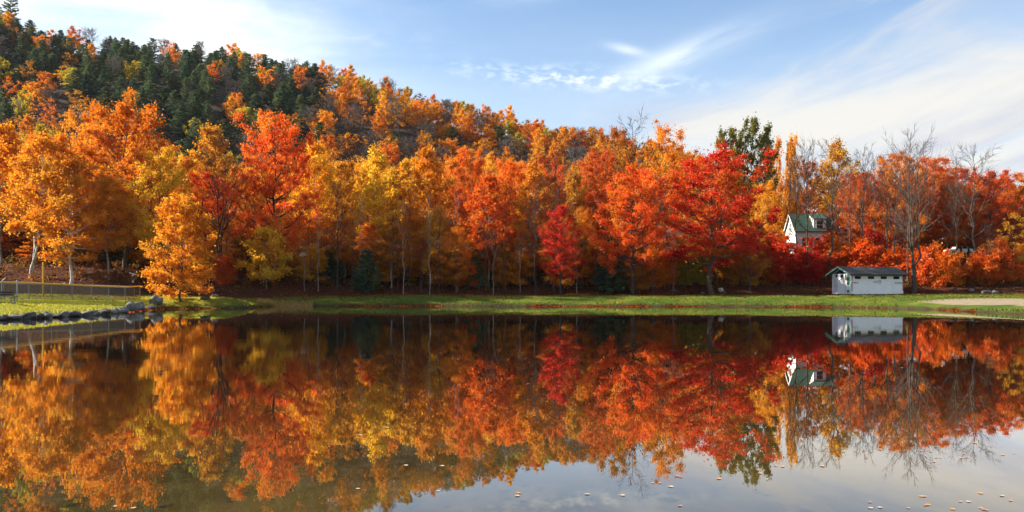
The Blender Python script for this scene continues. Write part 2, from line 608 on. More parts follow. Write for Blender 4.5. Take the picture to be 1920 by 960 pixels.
LEAF = {k: leaf_material('leaves_' + k, v, 0.34 if k in ('evergreen', 'bluegreen') else 0.62, 0.02 if k not in ('evergreen', 'bluegreen', 'litter', 'grass') else 0.015) for k, v in PAL.items()}
BARK = {
    'hill': principled('bark_hill', (0.125, 0.100, 0.085), 0.9, 0.3, 4, 0.3),
    'white': principled('bark_white', (0.46, 0.43, 0.39), 0.8, 0.35, 5, 0.4),
    'pale': principled('bark_pale', (0.24, 0.215, 0.185), 0.85, 0.4, 4, 0.4),
    'grey': principled('bark_grey', (0.082, 0.060, 0.047), 0.9, 0.35, 4, 0.6),
    'dark': principled('bark_dark', (0.045, 0.034, 0.028), 0.95, 0.35, 4, 0.6),
}

# ------------------------------------------------------------------ build the terrain sheets
def axis(parts):
    out = []
    for a, b, s in parts:
        n = max(1, int(round((b - a) / s)))
        out += [a + (b - a) * i / n for i in range(n)]
    out.append(parts[-1][1])
    return np.array(out)


def build_ground():
    gm = ground_material()
    xs = axis([(-900, -420, 60), (-420, -220, 12), (-220, -75, 5), (-75, -48, 1.5), (-48, 64, 0.5), (64, 90, 1.5), (90, 300, 6), (300, 900, 60)])
    ys = axis([(-200, -30, 30), (-30, 0, 3), (0, 44, 2), (44, 102, 0.4), (102, 130, 0.9), (130, 380, 4), (380, 1200, 60)])
    X, Y = np.meshgrid(xs, ys)
    d = lake_d(X, Y)
    Z = zt(X, Y, d)
    Z = np.where(Y > 380, Z - (Y - 380) * 0.10, Z)
    # lower the far ground behind the ridge to a plain
    nx, ny = len(xs), len(ys)
    by = bank_y(X)
    nz = (fbm(X * 0.45, Y * 0.45, 3) - 0.5)
    lawn = 1 - sm(Y - by + nz * 3.2, -1.0, 1.4)
    sand = sm(X + nz * 2.0, 40.0, 42.5) * (1 - sm(d + nz * 2.5 + (Y - 70) * 0.05, 9.5, 11.5)) * (1 - sm(Y + nz * 2, 81.0, 83.0)) * sm(Y, 44, 50)
    mud = np.clip((1 - sm(d + nz * 0.5, 0.15, 0.75)) * (1 - sand), 0, 1)
    hill = sm(Y, 118, 150)
    idx = np.arange(nx * ny).reshape(ny, nx)
    Q = np.stack([idx[:-1, :-1], idx[:-1, 1:], idx[1:, 1:], idx[1:, :-1]], axis=-1).reshape(-1, 4)

    def fmean(a):
        return (a[:-1, :-1] + a[:-1, 1:] + a[1:, 1:] + a[1:, :-1]).reshape(-1) / 4
    fd, fs, fl, fh = fmean(d), fmean(sand), fmean(lawn), fmean(hill)
    zone = np.where(fd < 0, 0, np.where(fs > 0.5, 1, np.where(fl > 0.5, 2, np.where(fh < 0.98, 3, 4))))
    V = np.stack([X, Y, Z], axis=-1).reshape(-1, 3)
    for k, nm in enumerate(('lake_bed', 'beach', 'lawn', 'forest_floor', 'hillside')):
        q = Q[zone == k]
        u, inv = np.unique(q, return_inverse=True)
        me = mesh_np(nm, V[u], inv.reshape(-1, 4), gm, True,
                     {'lawn': lawn.ravel()[u], 'sand': sand.ravel()[u], 'mud': mud.ravel()[u], 'hill': hill.ravel()[u]}, 'POINT')
        tag(link(nm, me), kind='structure')


def build_water():
    m = bpy.data.materials.new('water')
    m.use_nodes = True
    t = NT(m.node_tree)
    geo = t.n('ShaderNodeNewGeometry')
    sep = t.n('ShaderNodeSeparateXYZ', i_0=geo.outputs['Position'])
    x, y, _ = sep.outputs
    # murky, shallow water over silt
    v = t.xyz(t.m('MULTIPLY', x, 0.8), t.m('MULTIPLY', y, 0.55), 0)
    a = t.noise(v, 1.0, 5, 0.6)
    b = t.noise(v, 5.5, 5, 0.65, 0.4)
    col = t.mix(t.sstep(a, 0.32, 0.7), (0.040, 0.029, 0.007), (0.088, 0.058, 0.016))
    col = t.mix(t.m('MULTIPLY', t.sstep(b, 0.56, 0.68), 0.75), col, (0.010, 0.008, 0.004))
    # the bottom drops away from the near shore: shallow silt, then deep dark water
    col = t.mix(t.sstep(y, 7.5, 17.0), col, (0.016, 0.012, 0.006))
    df = t.n('ShaderNodeBsdfDiffuse')
    t.link(col, df.inputs[0])
    gl = t.n('ShaderNodeBsdfGlossy')
    gl.inputs['Roughness'].default_value = 0.002
    gl.inputs[0].default_value = (0.98, 0.97, 0.97, 1)
    # ripples: calm with breeze patches
    r1 = t.noise(t.xyz(t.m('MULTIPLY', x, 0.55), t.m('MULTIPLY', y, 0.9), 0), 1.6, 3, 0.5)
    r2 = t.noise(t.xyz(x, t.m('MULTIPLY', y, 1.5), 4.0), 6.0, 3, 0.55)
    pat = t.sstep(t.noise(t.xyz(t.m('MULTIPLY', x, 0.05), t.m('MULTIPLY', y, 0.03), 2.0), 1.0, 3, 0.5), 0.4, 0.68)
    near = t.sstep(y, 34.0, 8.0)
    amp = t.m('ADD', 0.30, t.m('MULTIPLY', pat, 2.3))
    h = t.m('MULTIPLY', t.m('ADD', r1, t.m('MULTIPLY', r2, t.m('ADD', 0.10, t.m('MULTIPLY', near, 0.06)))), amp)
    bp = t.n('ShaderNodeBump')
    bp.inputs['Strength'].default_value = 1.0
    bp.inputs['Distance'].default_value = 0.0011
    t.link(h, bp.inputs['Height'])
    t.link(bp.outputs[0], gl.inputs['Normal'])
    dot = t.n('ShaderNodeVectorMath', operation='DOT_PRODUCT')
    t.link(geo.outputs['Normal'], dot.inputs[0])
    t.link(geo.outputs['Incoming'], dot.inputs[1])
    fr = t.n('ShaderNodeValToRGB')
    t.link(dot.outputs['Value'], fr.inputs[0])
    stops = [(0.0, .96), (.07, .90), (.14, .79), (.19, .60), (.23, .42), (.275, .27), (1.0, .03)]
    while len(fr.color_ramp.elements) < len(stops):
        fr.color_ramp.elements.new(0.5)
    for e, (p, c) in zip(fr.color_ramp.elements, stops):
        e.position = p
        e.color = (c, c, c, 1)
    mx = t.n('ShaderNodeMixShader')
    t.link(fr.outputs[0], mx.inputs[0])
    t.link(df.outputs[0], mx.inputs[1])
    t.link(gl.outputs[0], mx.inputs[2])
    o = t.n('ShaderNodeOutputMaterial')
    t.link(mx.outputs[0], o.inputs[0])
    me = bpy.data.meshes.new('lake')
    me.from_pydata([(-60, -2, 0), (70, -2, 0), (70, 96, 0), (-60, 96, 0)], [], [(0, 1, 2, 3)])
    me.materials.append(m)
    tag(link('lake', me), kind='structure')


build_ground()
build_water()


# ------------------------------------------------------------------ trees
def norm(v):
    return v / (np.linalg.norm(v, axis=-1, keepdims=True) + 1e-9)


def leaf_quads(rng, cen, rad, flat, per, size, spread=1.0, up=0.3, tint_c=None, elong=1.25):
    """leaf diamonds round cluster centres. cen (m,3) rad (m,) -> verts, quads, tint"""
    m = len(cen)
    k = np.maximum(1, (per * (rad / rad.mean()) ** 1.6)).astype(int)
    ci = np.repeat(np.arange(m), k)
    n = len(ci)
    u = norm(rng.normal(size=(n, 3)))
    rr = np.abs(rng.normal(size=n)) * 0.66
    off = u * rr[:, None]
    off[:, 2] *= flat
    P = cen[ci] + off * rad[ci][:, None]
    N = norm(u * 0.4 + np.array([0, 0, up]) + rng.normal(size=(n, 3)) * spread)
    T = norm(np.cross(N, rng.normal(size=(n, 3))))
    B = np.cross(N, T)
    s = size * (0.65 + 0.7 * rng.rand(n))[:, None]
    fold = N * s * 0.18
    v = np.stack([P - T * s * elong * 0.5, P + B * s * 0.5 + fold, P + T * s * elong * 0.5, P - B * s * 0.5 + fold], axis=1).reshape(-1, 3)
    q = np.arange(n * 4).reshape(-1, 4)
    tc = rng.rand(m) if tint_c is None else tint_c
    tint = np.clip(tc[ci] * 0.5 + rng.rand(n) * 0.5, 0, 1)
    return v, q, tint


ENV = {
    'round': lambda t: np.sqrt(np.clip(1 - ((t - 0.42) / 0.6) ** 2, 0.02, 1)),
    'tall': lambda t: np.clip(np.sin(np.pi * (0.16 + 0.84 * t) ** 0.85), 0.08, 1) ** 0.75,
    'spire': lambda t: np.clip(1.05 - t, 0.06, 1) ** 0.7 * np.clip(0.55 + t * 2, 0, 1),
    'vase': lambda t: np.clip(0.45 + 0.75 * t, 0, 1) * np.sqrt(np.clip(1 - ((t - 0.5) / 0.53) ** 4, 0.05, 1)),
    'drop': lambda t: np.clip(np.sin(np.pi * np.clip(0.22 + 0.78 * t, 0, 1)), 0.1, 1) ** 0.6,
}


def curve_pts(a, b, n, bow, rng, wob):
    t = np.linspace(0, 1, n)[:, None]
    p = a + (b - a) * t
    L = np.linalg.norm(b - a)
    p = p + np.array([0, 0, -1.0]) * (np.sin(np.pi * t) * bow * L)
    w = rng.normal(size=(n, 3)) * wob * L
    w[0] = 0
    w[-1] = 0
    return p + w


def broadleaf(rng, H, W, cb=0.2, env='round', n1=20, n2=5, cl=1.0, flat=0.6, per=85, leaf=0.26, stems=1, trunk_r=None, el0=8, el1=62,
              sparse=0.0, lean=0.0, fork=False, spread_stem=0.12):
    """-> tubes, leaf verts, quads, tint"""
    tubes, cen, rad = [], [], []
    tr = trunk_r or 0.016 * H + 0.02
    E = ENV[env]
    for s in range(stems):
        az0 = rng.rand() * 6.28 + s * 6.28 / stems
        sp = spread_stem * H if stems > 1 else 0
        top = np.array([math.cos(az0) * sp + lean * H, math.sin(az0) * sp, H * (0.96 - 0.07 * rng.rand() * (stems > 1))])
        n = 12
        tp = curve_pts(np.zeros(3) + np.array([math.cos(az0), math.sin(az0), 0]) * (tr * 0.8 if stems > 1 else 0) + np.array([0, 0, -0.3]), top, n, 0.0, rng, 0.009)
        if stems > 1:
            tt = np.linspace(0, 1, n)
            bend = np.sin(np.pi * tt) * sp * 0.35
            tp[:, 0] += math.cos(az0) * bend
            tp[:, 1] += math.sin(az0) * bend
        r = tr * (0.75 if stems > 1 else 1) * (1 - np.linspace(0, 1, n) ** 0.8 * 0.93)
        r[0] *= 1.35
        tubes.append((tp, r, 8))
        m1 = max(5, int(n1 / (stems ** 0.75)))
        for i in range(m1):
            tt = ((i + rng.rand()) / m1) ** 0.95
            t = cb + (1 - cb) * tt
            Rr = W / 2 * float(E(np.array(tt))) * (0.72 + 0.5 * rng.rand()) / (1.0 if stems == 1 else 1.25)
            az = i * 2.39996 + rng.rand() * 0.7 + az0
            el = R(el0 + (el1 - el0) * tt + rng.normal() * 6)
            z_end = t * H
            z_st = max(z_end - Rr * math.tan(el) * 0.85, cb * H * 0.72)
            z_st = min(z_st, z_end - 0.1 * Rr)
            f = np.clip((z_st + 0.3) / (top[2] + 0.3), 0, 0.97)
            k = f * (n - 1)
            i0 = int(k)
            st = tp[i0] + (tp[min(i0 + 1, n - 1)] - tp[i0]) * (k - i0)
            f2 = np.clip(t, 0, 0.999) * (n - 1)
            axis_ = tp[int(f2)]
            en = np.array([axis_[0] + math.cos(az) * Rr, axis_[1] + math.sin(az) * Rr, z_end + rng.normal() * 0.25])
            lp = curve_pts(st, en, 6, 0.07, rng, 0.02)
            lr = max(tr * 0.5 * (1 - 0.75 * tt), 0.03)
            tubes.append((lp, lr * np.linspace(1, 0.25, 6), 5))
            L = np.linalg.norm(en - st)
            for j in range(n2):
                fj = 0.3 + 0.7 * (j + rng.rand()) / n2
                kk = fj * 5
                b0 = lp[min(int(kk), 4)] + (lp[min(int(kk) + 1, 5)] - lp[min(int(kk), 4)]) * (kk - int(kk))
                dr = norm(en - st)
                side = norm(np.cross(dr, np.array([0, 0, 1.0]))) * (1 if j % 2 else -1)
                v = norm(dr * 0.55 + side * (0.5 + 0.6 * rng.rand()) + np.array([0, 0, 0.35 + rng.normal() * 0.3]))
                b1 = b0 + v * max(0.3 * L * (1.15 - 0.4 * fj), 0.5) * (0.7 + 0.5 * rng.rand())
                tubes.append((curve_pts(b0, b1, 4, 0.03, rng, 0.03), lr * 0.38 * np.linspace(1, 0.3, 4), 4))
                if rng.rand() > sparse:
                    cen.append(b1)
                    rad.append(cl * (0.65 + 0.6 * rng.rand()))
                if rng.rand() > 0.45 + sparse:
                    cen.append(b0 + (b1 - b0) * 0.45)
                    rad.append(cl * (0.5 + 0.4 * rng.rand()))
            if rng.rand() > sparse:
                cen.append(en)
                rad.append(cl * (0.6 + 0.5 * rng.rand()))
        if rng.rand() > sparse:
            cen.append(top)
            rad.append(cl * 0.8)
    cen, rad = np.array(cen), np.array(rad)
    v, q, ti = leaf_quads(rng, cen, rad, flat, per, leaf)
    return tubes, v, q, ti


def bare(rng, H, W, cb=0.25, stems=1, n1=16, n2=5, n3=4, tr=None, lean=0.0, up=58, spread_stem=0.1):
    tubes = []
    tr = tr or 0.011 * H + 0.03
    for s in range(stems):
        az0 = rng.rand() * 6.28 + s * 6.28 / stems
        sp = spread_stem * H if stems > 1 else 0
        top = np.array([math.cos(az0) * sp + lean * H, math.sin(az0) * sp * 0.6, H * (0.97 - 0.1 * rng.rand() * (stems > 1))])
        n = 12
        tp = curve_pts(np.array([math.cos(az0) * tr * (stems > 1), math.sin(az0) * tr * (stems > 1), -0.3]), top, n, 0, rng, 0.011)
        r = tr * (0.72 if stems > 1 else 1) * (1 - np.linspace(0, 1, n) ** 0.85 * 0.94)
        r[0] *= 1.3
        tubes.append((tp, r, 7))
        m1 = max(6, int(n1 / stems ** 0.7))
        for i in range(m1):
            tt = ((i + rng.rand()) / m1) ** 0.9
            t = cb + (0.97 - cb) * tt
            k = t * (n - 1)
            i0 = int(k)
            st = tp[i0] + (tp[min(i0 + 1, n - 1)] - tp[i0]) * (k - i0)
            az = i * 2.4 + rng.rand()
            el = R(up + rng.normal() * 9)
            L = W / 2 * (1.15 - 0.55 * abs(tt - 0.35)) / math.cos(el) * (0.6 + 0.5 * rng.rand()) / (1.2 if stems > 1 else 1)
            L = min(L, (H * 1.02 - st[2]) / math.sin(el))
            if L < 0.4:
                continue
            dr = np.array([math.cos(az) * math.cos(el), math.sin(az) * math.cos(el), math.sin(el)])
            en = st + dr * L
            lp = curve_pts(st, en, 6, 0.05, rng, 0.022)
            lr = max(r[i0] * 0.55, 0.022)
            tubes.append((lp, np.maximum(lr * np.linspace(1, 0.25, 6), 0.012), 5))
            for j in range(n2):
                fj = 0.25 + 0.7 * (j + rng.rand()) / n2
                b0 = lp[min(int(fj * 5), 4)]
                v = norm(dr + norm(rng.normal(size=3)) * 0.75)
                b1 = b0 + v * L * 0.42 * (1.1 - 0.5 * fj) * (0.6 + 0.6 * rng.rand())
                bp = curve_pts(b0, b1, 4, 0.03, rng, 0.03)
                tubes.append((bp, np.maximum(lr * 0.4 * np.linspace(1, 0.3, 4), 0.011), 4))
                for q_ in range(n3):
                    fq = 0.3 + 0.7 * rng.rand()
                    c0 = bp[min(int(fq * 3), 2)]
                    v2 = norm(v + norm(rng.normal(size=3)) * 0.8 + np.array([0, 0, 0.25]))
                    c1 = c0 + v2 * L * 0.2 * (0.5 + rng.rand())
                    tubes.append((np.array([c0, (c0 + c1) / 2 + rng.normal(size=3) * 0.03, c1]), np.array([0.011, 0.008, 0.005]), 3))
    return tubes


def conifer(rng, H, W, cb=0.06, whorl=0.55, nb=6, droop=0.18, spray=0.42, per=5, pts=6, ragged=0.25, power=0.85):
    tubes, P, D = [], [], []
    tr = 0.011 * H + 0.05
    n = 8
    tp = np.stack([rng.normal(size=n) * 0.01 * H * np.linspace(0, 1, n) * 0.4, rng.normal(size=n) * 0.01 * H * 0.4 * np.linspace(0, 1, n), np.linspace(-0.3, H, n)], axis=1)
    tubes.append((tp, tr * (1 - np.linspace(0, 0.95, n)), 7))
    z = cb * H
    while z < H * 0.985:
        t = (z - cb * H) / (H * (1 - cb))
        Rm = W / 2 * (1 - t) ** power * min(1, 0.62 + 2.2 * t)
        k = max(3, int(nb * (1 - 0.4 * t)))
        a0 = rng.rand() * 6.28
        for i in range(k):
            az = a0 + i * 6.283 / k + rng.normal() * 0.25
            L = max(Rm * (1 - ragged + 2 * ragged * rng.rand()), 0.25)
            c = np.array([math.cos(az), math.sin(az), 0])
            zz = z + rng.normal() * whorl * 0.3
            st = np.array([0, 0, zz])
            en = st + c * L + np.array([0, 0, -droop * L + 0.42 * t * L])
            lp = curve_pts(st, en, 4, -0.05, rng, 0.01)
            tubes.append((lp, np.array([0.05, 0.035, 0.02, 0.01]) * (0.4 + (1 - t)), 3))
            m = max(2, int(pts * L / (W / 2) + 1.5))
            for f in np.linspace(0.28, 1.0, m):
                p = st + (en - st) * f
                for _ in range(per):
                    sd = norm(c * (0.55 + 0.5 * rng.rand()) + np.array([-c[1], c[0], 0]) * rng.normal() * 0.75 + np.array([0, 0, rng.normal() * 0.22 - droop * 0.4 + 0.3 * t]))
                    P.append(p + rng.normal(size=3) * 0.08)
                    D.append(sd)
        z += whorl * (0.75 + 0.5 * rng.rand()) * (1 - 0.45 * t)
    # leader
    for _ in range(8):
        P.append(np.array([0, 0, H * (0.96 + 0.04 * rng.rand())]))
        D.append(norm(np.array([rng.normal() * 0.4, rng.normal() * 0.4, 1.0])))
    P, D = np.array(P), np.array(D)
    nn = len(P)
    N = norm(np.array([0, 0, 1.0]) + rng.normal(size=(nn, 3)) * 0.45)
    B = norm(np.cross(D, N))
    s = spray * (0.7 + 0.6 * rng.rand(nn))[:, None]
    drop = np.array([0, 0, -0.10]) * s
    v = np.stack([P - D * s * 0.15, P + D * s * 0.45 + B * s * 0.27, P + D * s + drop, P + D * s * 0.45 - B * s * 0.27], axis=1).reshape(-1, 3)
    q = np.arange(nn * 4).reshape(-1, 4)
    tint = np.clip(rng.rand() * 0.35 + rng.rand(nn) * 0.65, 0, 1)
    return tubes, v, q, tint


LIB = {}


def lib(kind, var, full=True):
    """(trunk mesh, crown mesh, H0, W0) of one variant"""
    key = (kind, var)
    if key in LIB:
        return LIB[key]
    rng = np.random.RandomState(abs(hash((sum(map(ord, kind)), var))) % (2 ** 31))
    H, W = 16.0, 8.0
    bark, pal, crown = 'grey', 'orange', True
    if kind == 'maple':
        W = 10.0
        T = broadleaf(rng, H, W, 0.22, 'round', 30, 6, 0.82, 0.6, 160, 0.14)
    elif kind == 'oak':
        W = 9.0
        T = broadleaf(rng, H, W, 0.25, 'round', 26, 6, 0.85, 0.75, 112, 0.165, sparse=0.2)
    elif kind == 'aspen':
        W = 5.6
        T = broadleaf(rng, H, W, 0.33, 'tall', 34, 5, 0.60, 1.0, 58, 0.17, el0=20, el1=68, trunk_r=0.15)
        bark = 'pale'
    elif kind == 'birch':
        W = 6.6
        T = broadleaf(rng, H, W, 0.2, 'tall', 34, 5, 0.68, 1.05, 72, 0.17, el0=5, el1=66, trunk_r=0.19)
        bark = 'white'
    elif kind == 'poplar':
        W = 8.0
        T = broadleaf(rng, H, 4.4, 0.2, 'tall', 60, 4, 0.42, 2.1, 66, 0.19, el0=58, el1=76, stems=5, spread_stem=0.21, sparse=0.12)
    elif kind == 'sapling':
        H, W = 6.0, 3.6
        T = broadleaf(rng, H, W, 0.16, 'drop', 18, 4, 0.5, 0.75, 60, 0.19, el0=15, el1=65, trunk_r=0.06)
    elif kind == 'shrub':
        H, W = 4.0, 4.4
        T = broadleaf(rng, H, W, 0.06, 'round', 30, 5, 0.52, 0.9, 62, 0.165, el0=20, el1=72, stems=3, spread_stem=0.2, trunk_r=0.07)
    elif kind == 'halfbare':
        W = 7.0
        T = broadleaf(rng, H, W, 0.25, 'tall', 26, 5, 0.6, 0.8, 30, 0.22, el0=35, el1=70, sparse=0.5, trunk_r=0.16)
    elif kind == 'bare':
        W = 6.0
        T = (bare(rng, H, W, 0.3, 1, 20, 6, 5, up=50),)
    elif kind == 'bare_multi':
        W = 8.0
        T = (bare(rng, H, W, 0.28, 3, 28, 6, 5, tr=0.24, up=50, spread_stem=0.13),)
    elif kind == 'bare_slim':
        W = 4.4
        T = (bare(rng, H, W, 0.35, 1, 24, 6, 5, tr=0.21, up=54),)
    elif kind == 'stem':
        H, W = 10.0, 2.4
        T = (bare(rng, H, W, 0.45, 1, 9, 3, 2, tr=0.085, up=52),)
    elif kind == 'hemlock':
        H, W = 14.0, 7.0
        H, W = 13.0, 8.0
        T = conifer(rng, H, W, 0.04, 0.62, 8, 0.14, 0.52, 9, 6, 0.42, 0.68)
        bark = 'dark'
    elif kind == 'pine':
        H, W = 16.0, 7.0
        T = conifer(rng, H, W, 0.1, 0.85, 7, -0.02, 0.58, 10, 5, 0.5, 0.62)
        bark = 'dark'
    elif kind == 'small_hemlock':
        H, W = 5.0, 3.6
        T = conifer(rng, H, W, 0.05, 0.3, 7, 0.15, 0.34, 6, 6, 0.22, 0.7)
        bark = 'dark'
    elif kind == 'hill_round':
        H, W = 12.0, 7.0
        T = broadleaf(rng, H, W, 0.28, 'round', 16, 5, 0.85, 0.8, 34, 0.30, trunk_r=0.14)
        bark = 'grey'
    elif kind == 'hill_tall':
        H, W = 13.0, 5.2
        T = broadleaf(rng, H, W, 0.34, 'tall', 16, 5, 0.75, 1.0, 30, 0.29, el0=25, el1=66, trunk_r=0.13)
        bark = 'pale'
    elif kind == 'hill_thin':
        H, W = 12.0, 6.0
        T = broadleaf(rng, H, W, 0.3, 'round', 14, 4, 0.8, 0.85, 22, 0.29, el0=30, el1=70, sparse=0.4, trunk_r=0.13)
        bark = 'grey'
    elif kind == 'hill_bare':
        H, W = 11.0, 6.0
        tb = bare(rng, H, W, 0.25, 1, 20, 6, 4, tr=0.14)
        T = ([(p, np.maximum(r, 0.03), s) for p, r, s in tb],)
        bark = 'hill'
    else:
        raise KeyError(kind)
    tubes = T[0]
    if len(T) == 1:
        main = [x for x in tubes if x[2] >= 7]
        rest = [x for x in tubes if x[2] < 7]
        v, q = tubes_mesh(main)
        tm = mesh_np('trunk', v, q, BARK[bark], True)
        v, q = tubes_mesh(rest)
        cm = mesh_np('branches', v, q, BARK[bark], True)
    else:
        v, q = tubes_mesh(tubes)
        tm = mesh_np('trunk', v, q, BARK[bark], True)
        cm = mesh_np('crown', T[1], T[2], LEAF[pal], False, {'tint': T[3]})
    LIB[key] = (tm, cm, H, W, len(T) == 1)
    return LIB[key]


NAMES = {'stem': ('young_bare_tree', 'tree'), 'maple': ('maple_tree', 'tree'), 'oak': ('broadleaf_tree', 'tree'), 'aspen': ('aspen_tree', 'tree'), 'birch': ('birch_tree', 'tree'),
         'poplar': ('poplar_tree', 'tree'), 'sapling': ('sapling', 'sapling'), 'shrub': ('shrub', 'shrub'), 'halfbare': ('thinning_tree', 'tree'),
         'bare': ('bare_tree', 'tree'), 'bare_multi': ('bare_tree', 'tree'), 'bare_slim': ('bare_tree', 'tree'), 'hemlock': ('hemlock_tree', 'tree'),
         'pine': ('pine_tree', 'tree'), 'small_hemlock': ('hemlock_tree', 'tree'), 'hill_round': ('hillside_tree', 'tree'),
         'hill_tall': ('hillside_tree', 'tree'), 'hill_thin': ('hillside_tree', 'tree'), 'hill_bare': ('bare_tree', 'tree')}


def assign(o, m):
    o.material_slots[0].link = 'OBJECT'
    o.material_slots[0].material = m


def plant(kind, x, y, H, W, pal, label, group=None, var=0, bark=None, rz=None, name=None, seed=0):
    tm, cm, H0, W0, is_bare = lib(kind, var)
    nm, cat = NAMES[kind]
    rnd = random.Random(seed * 7919 + int(x * 10) * 31 + int(y * 10))
    root = thing(name or nm, label, cat, (x, y, z1(x, y) - 0.05), rnd.random() * 6.283 if rz is None else rz, group)
    root.scale = (W / W0, W / W0, H / H0)
    t = link('trunk', tm, root)
    c = link('branches' if is_bare else 'crown', cm, root)
    if bark:
        assign(t, BARK[bark])
        if is_bare:
            assign(c, BARK[bark])
    if not is_bare:
        assign(c, LEAF[pal])
    return root


def tree_px(kind, px, Y, top, wpx, pal, label, group=None, var=0, bark=None, rz=None, name=None):
    if 400 < px < 1440 and Y < 114 and px != 1335:
        Y = Y - 1.6 * (114 - Y) / 12 - 0.6          # the front of the belt stands right at the lawn edge
    x = at(px, Y)
    zg = z1(x, Y)
    H = (HOR - top) / F * Y + EYE - zg
    W = wpx / F * Y
    return plant(kind, x, Y, H, W, pal, label, group, var, bark, rz, name)


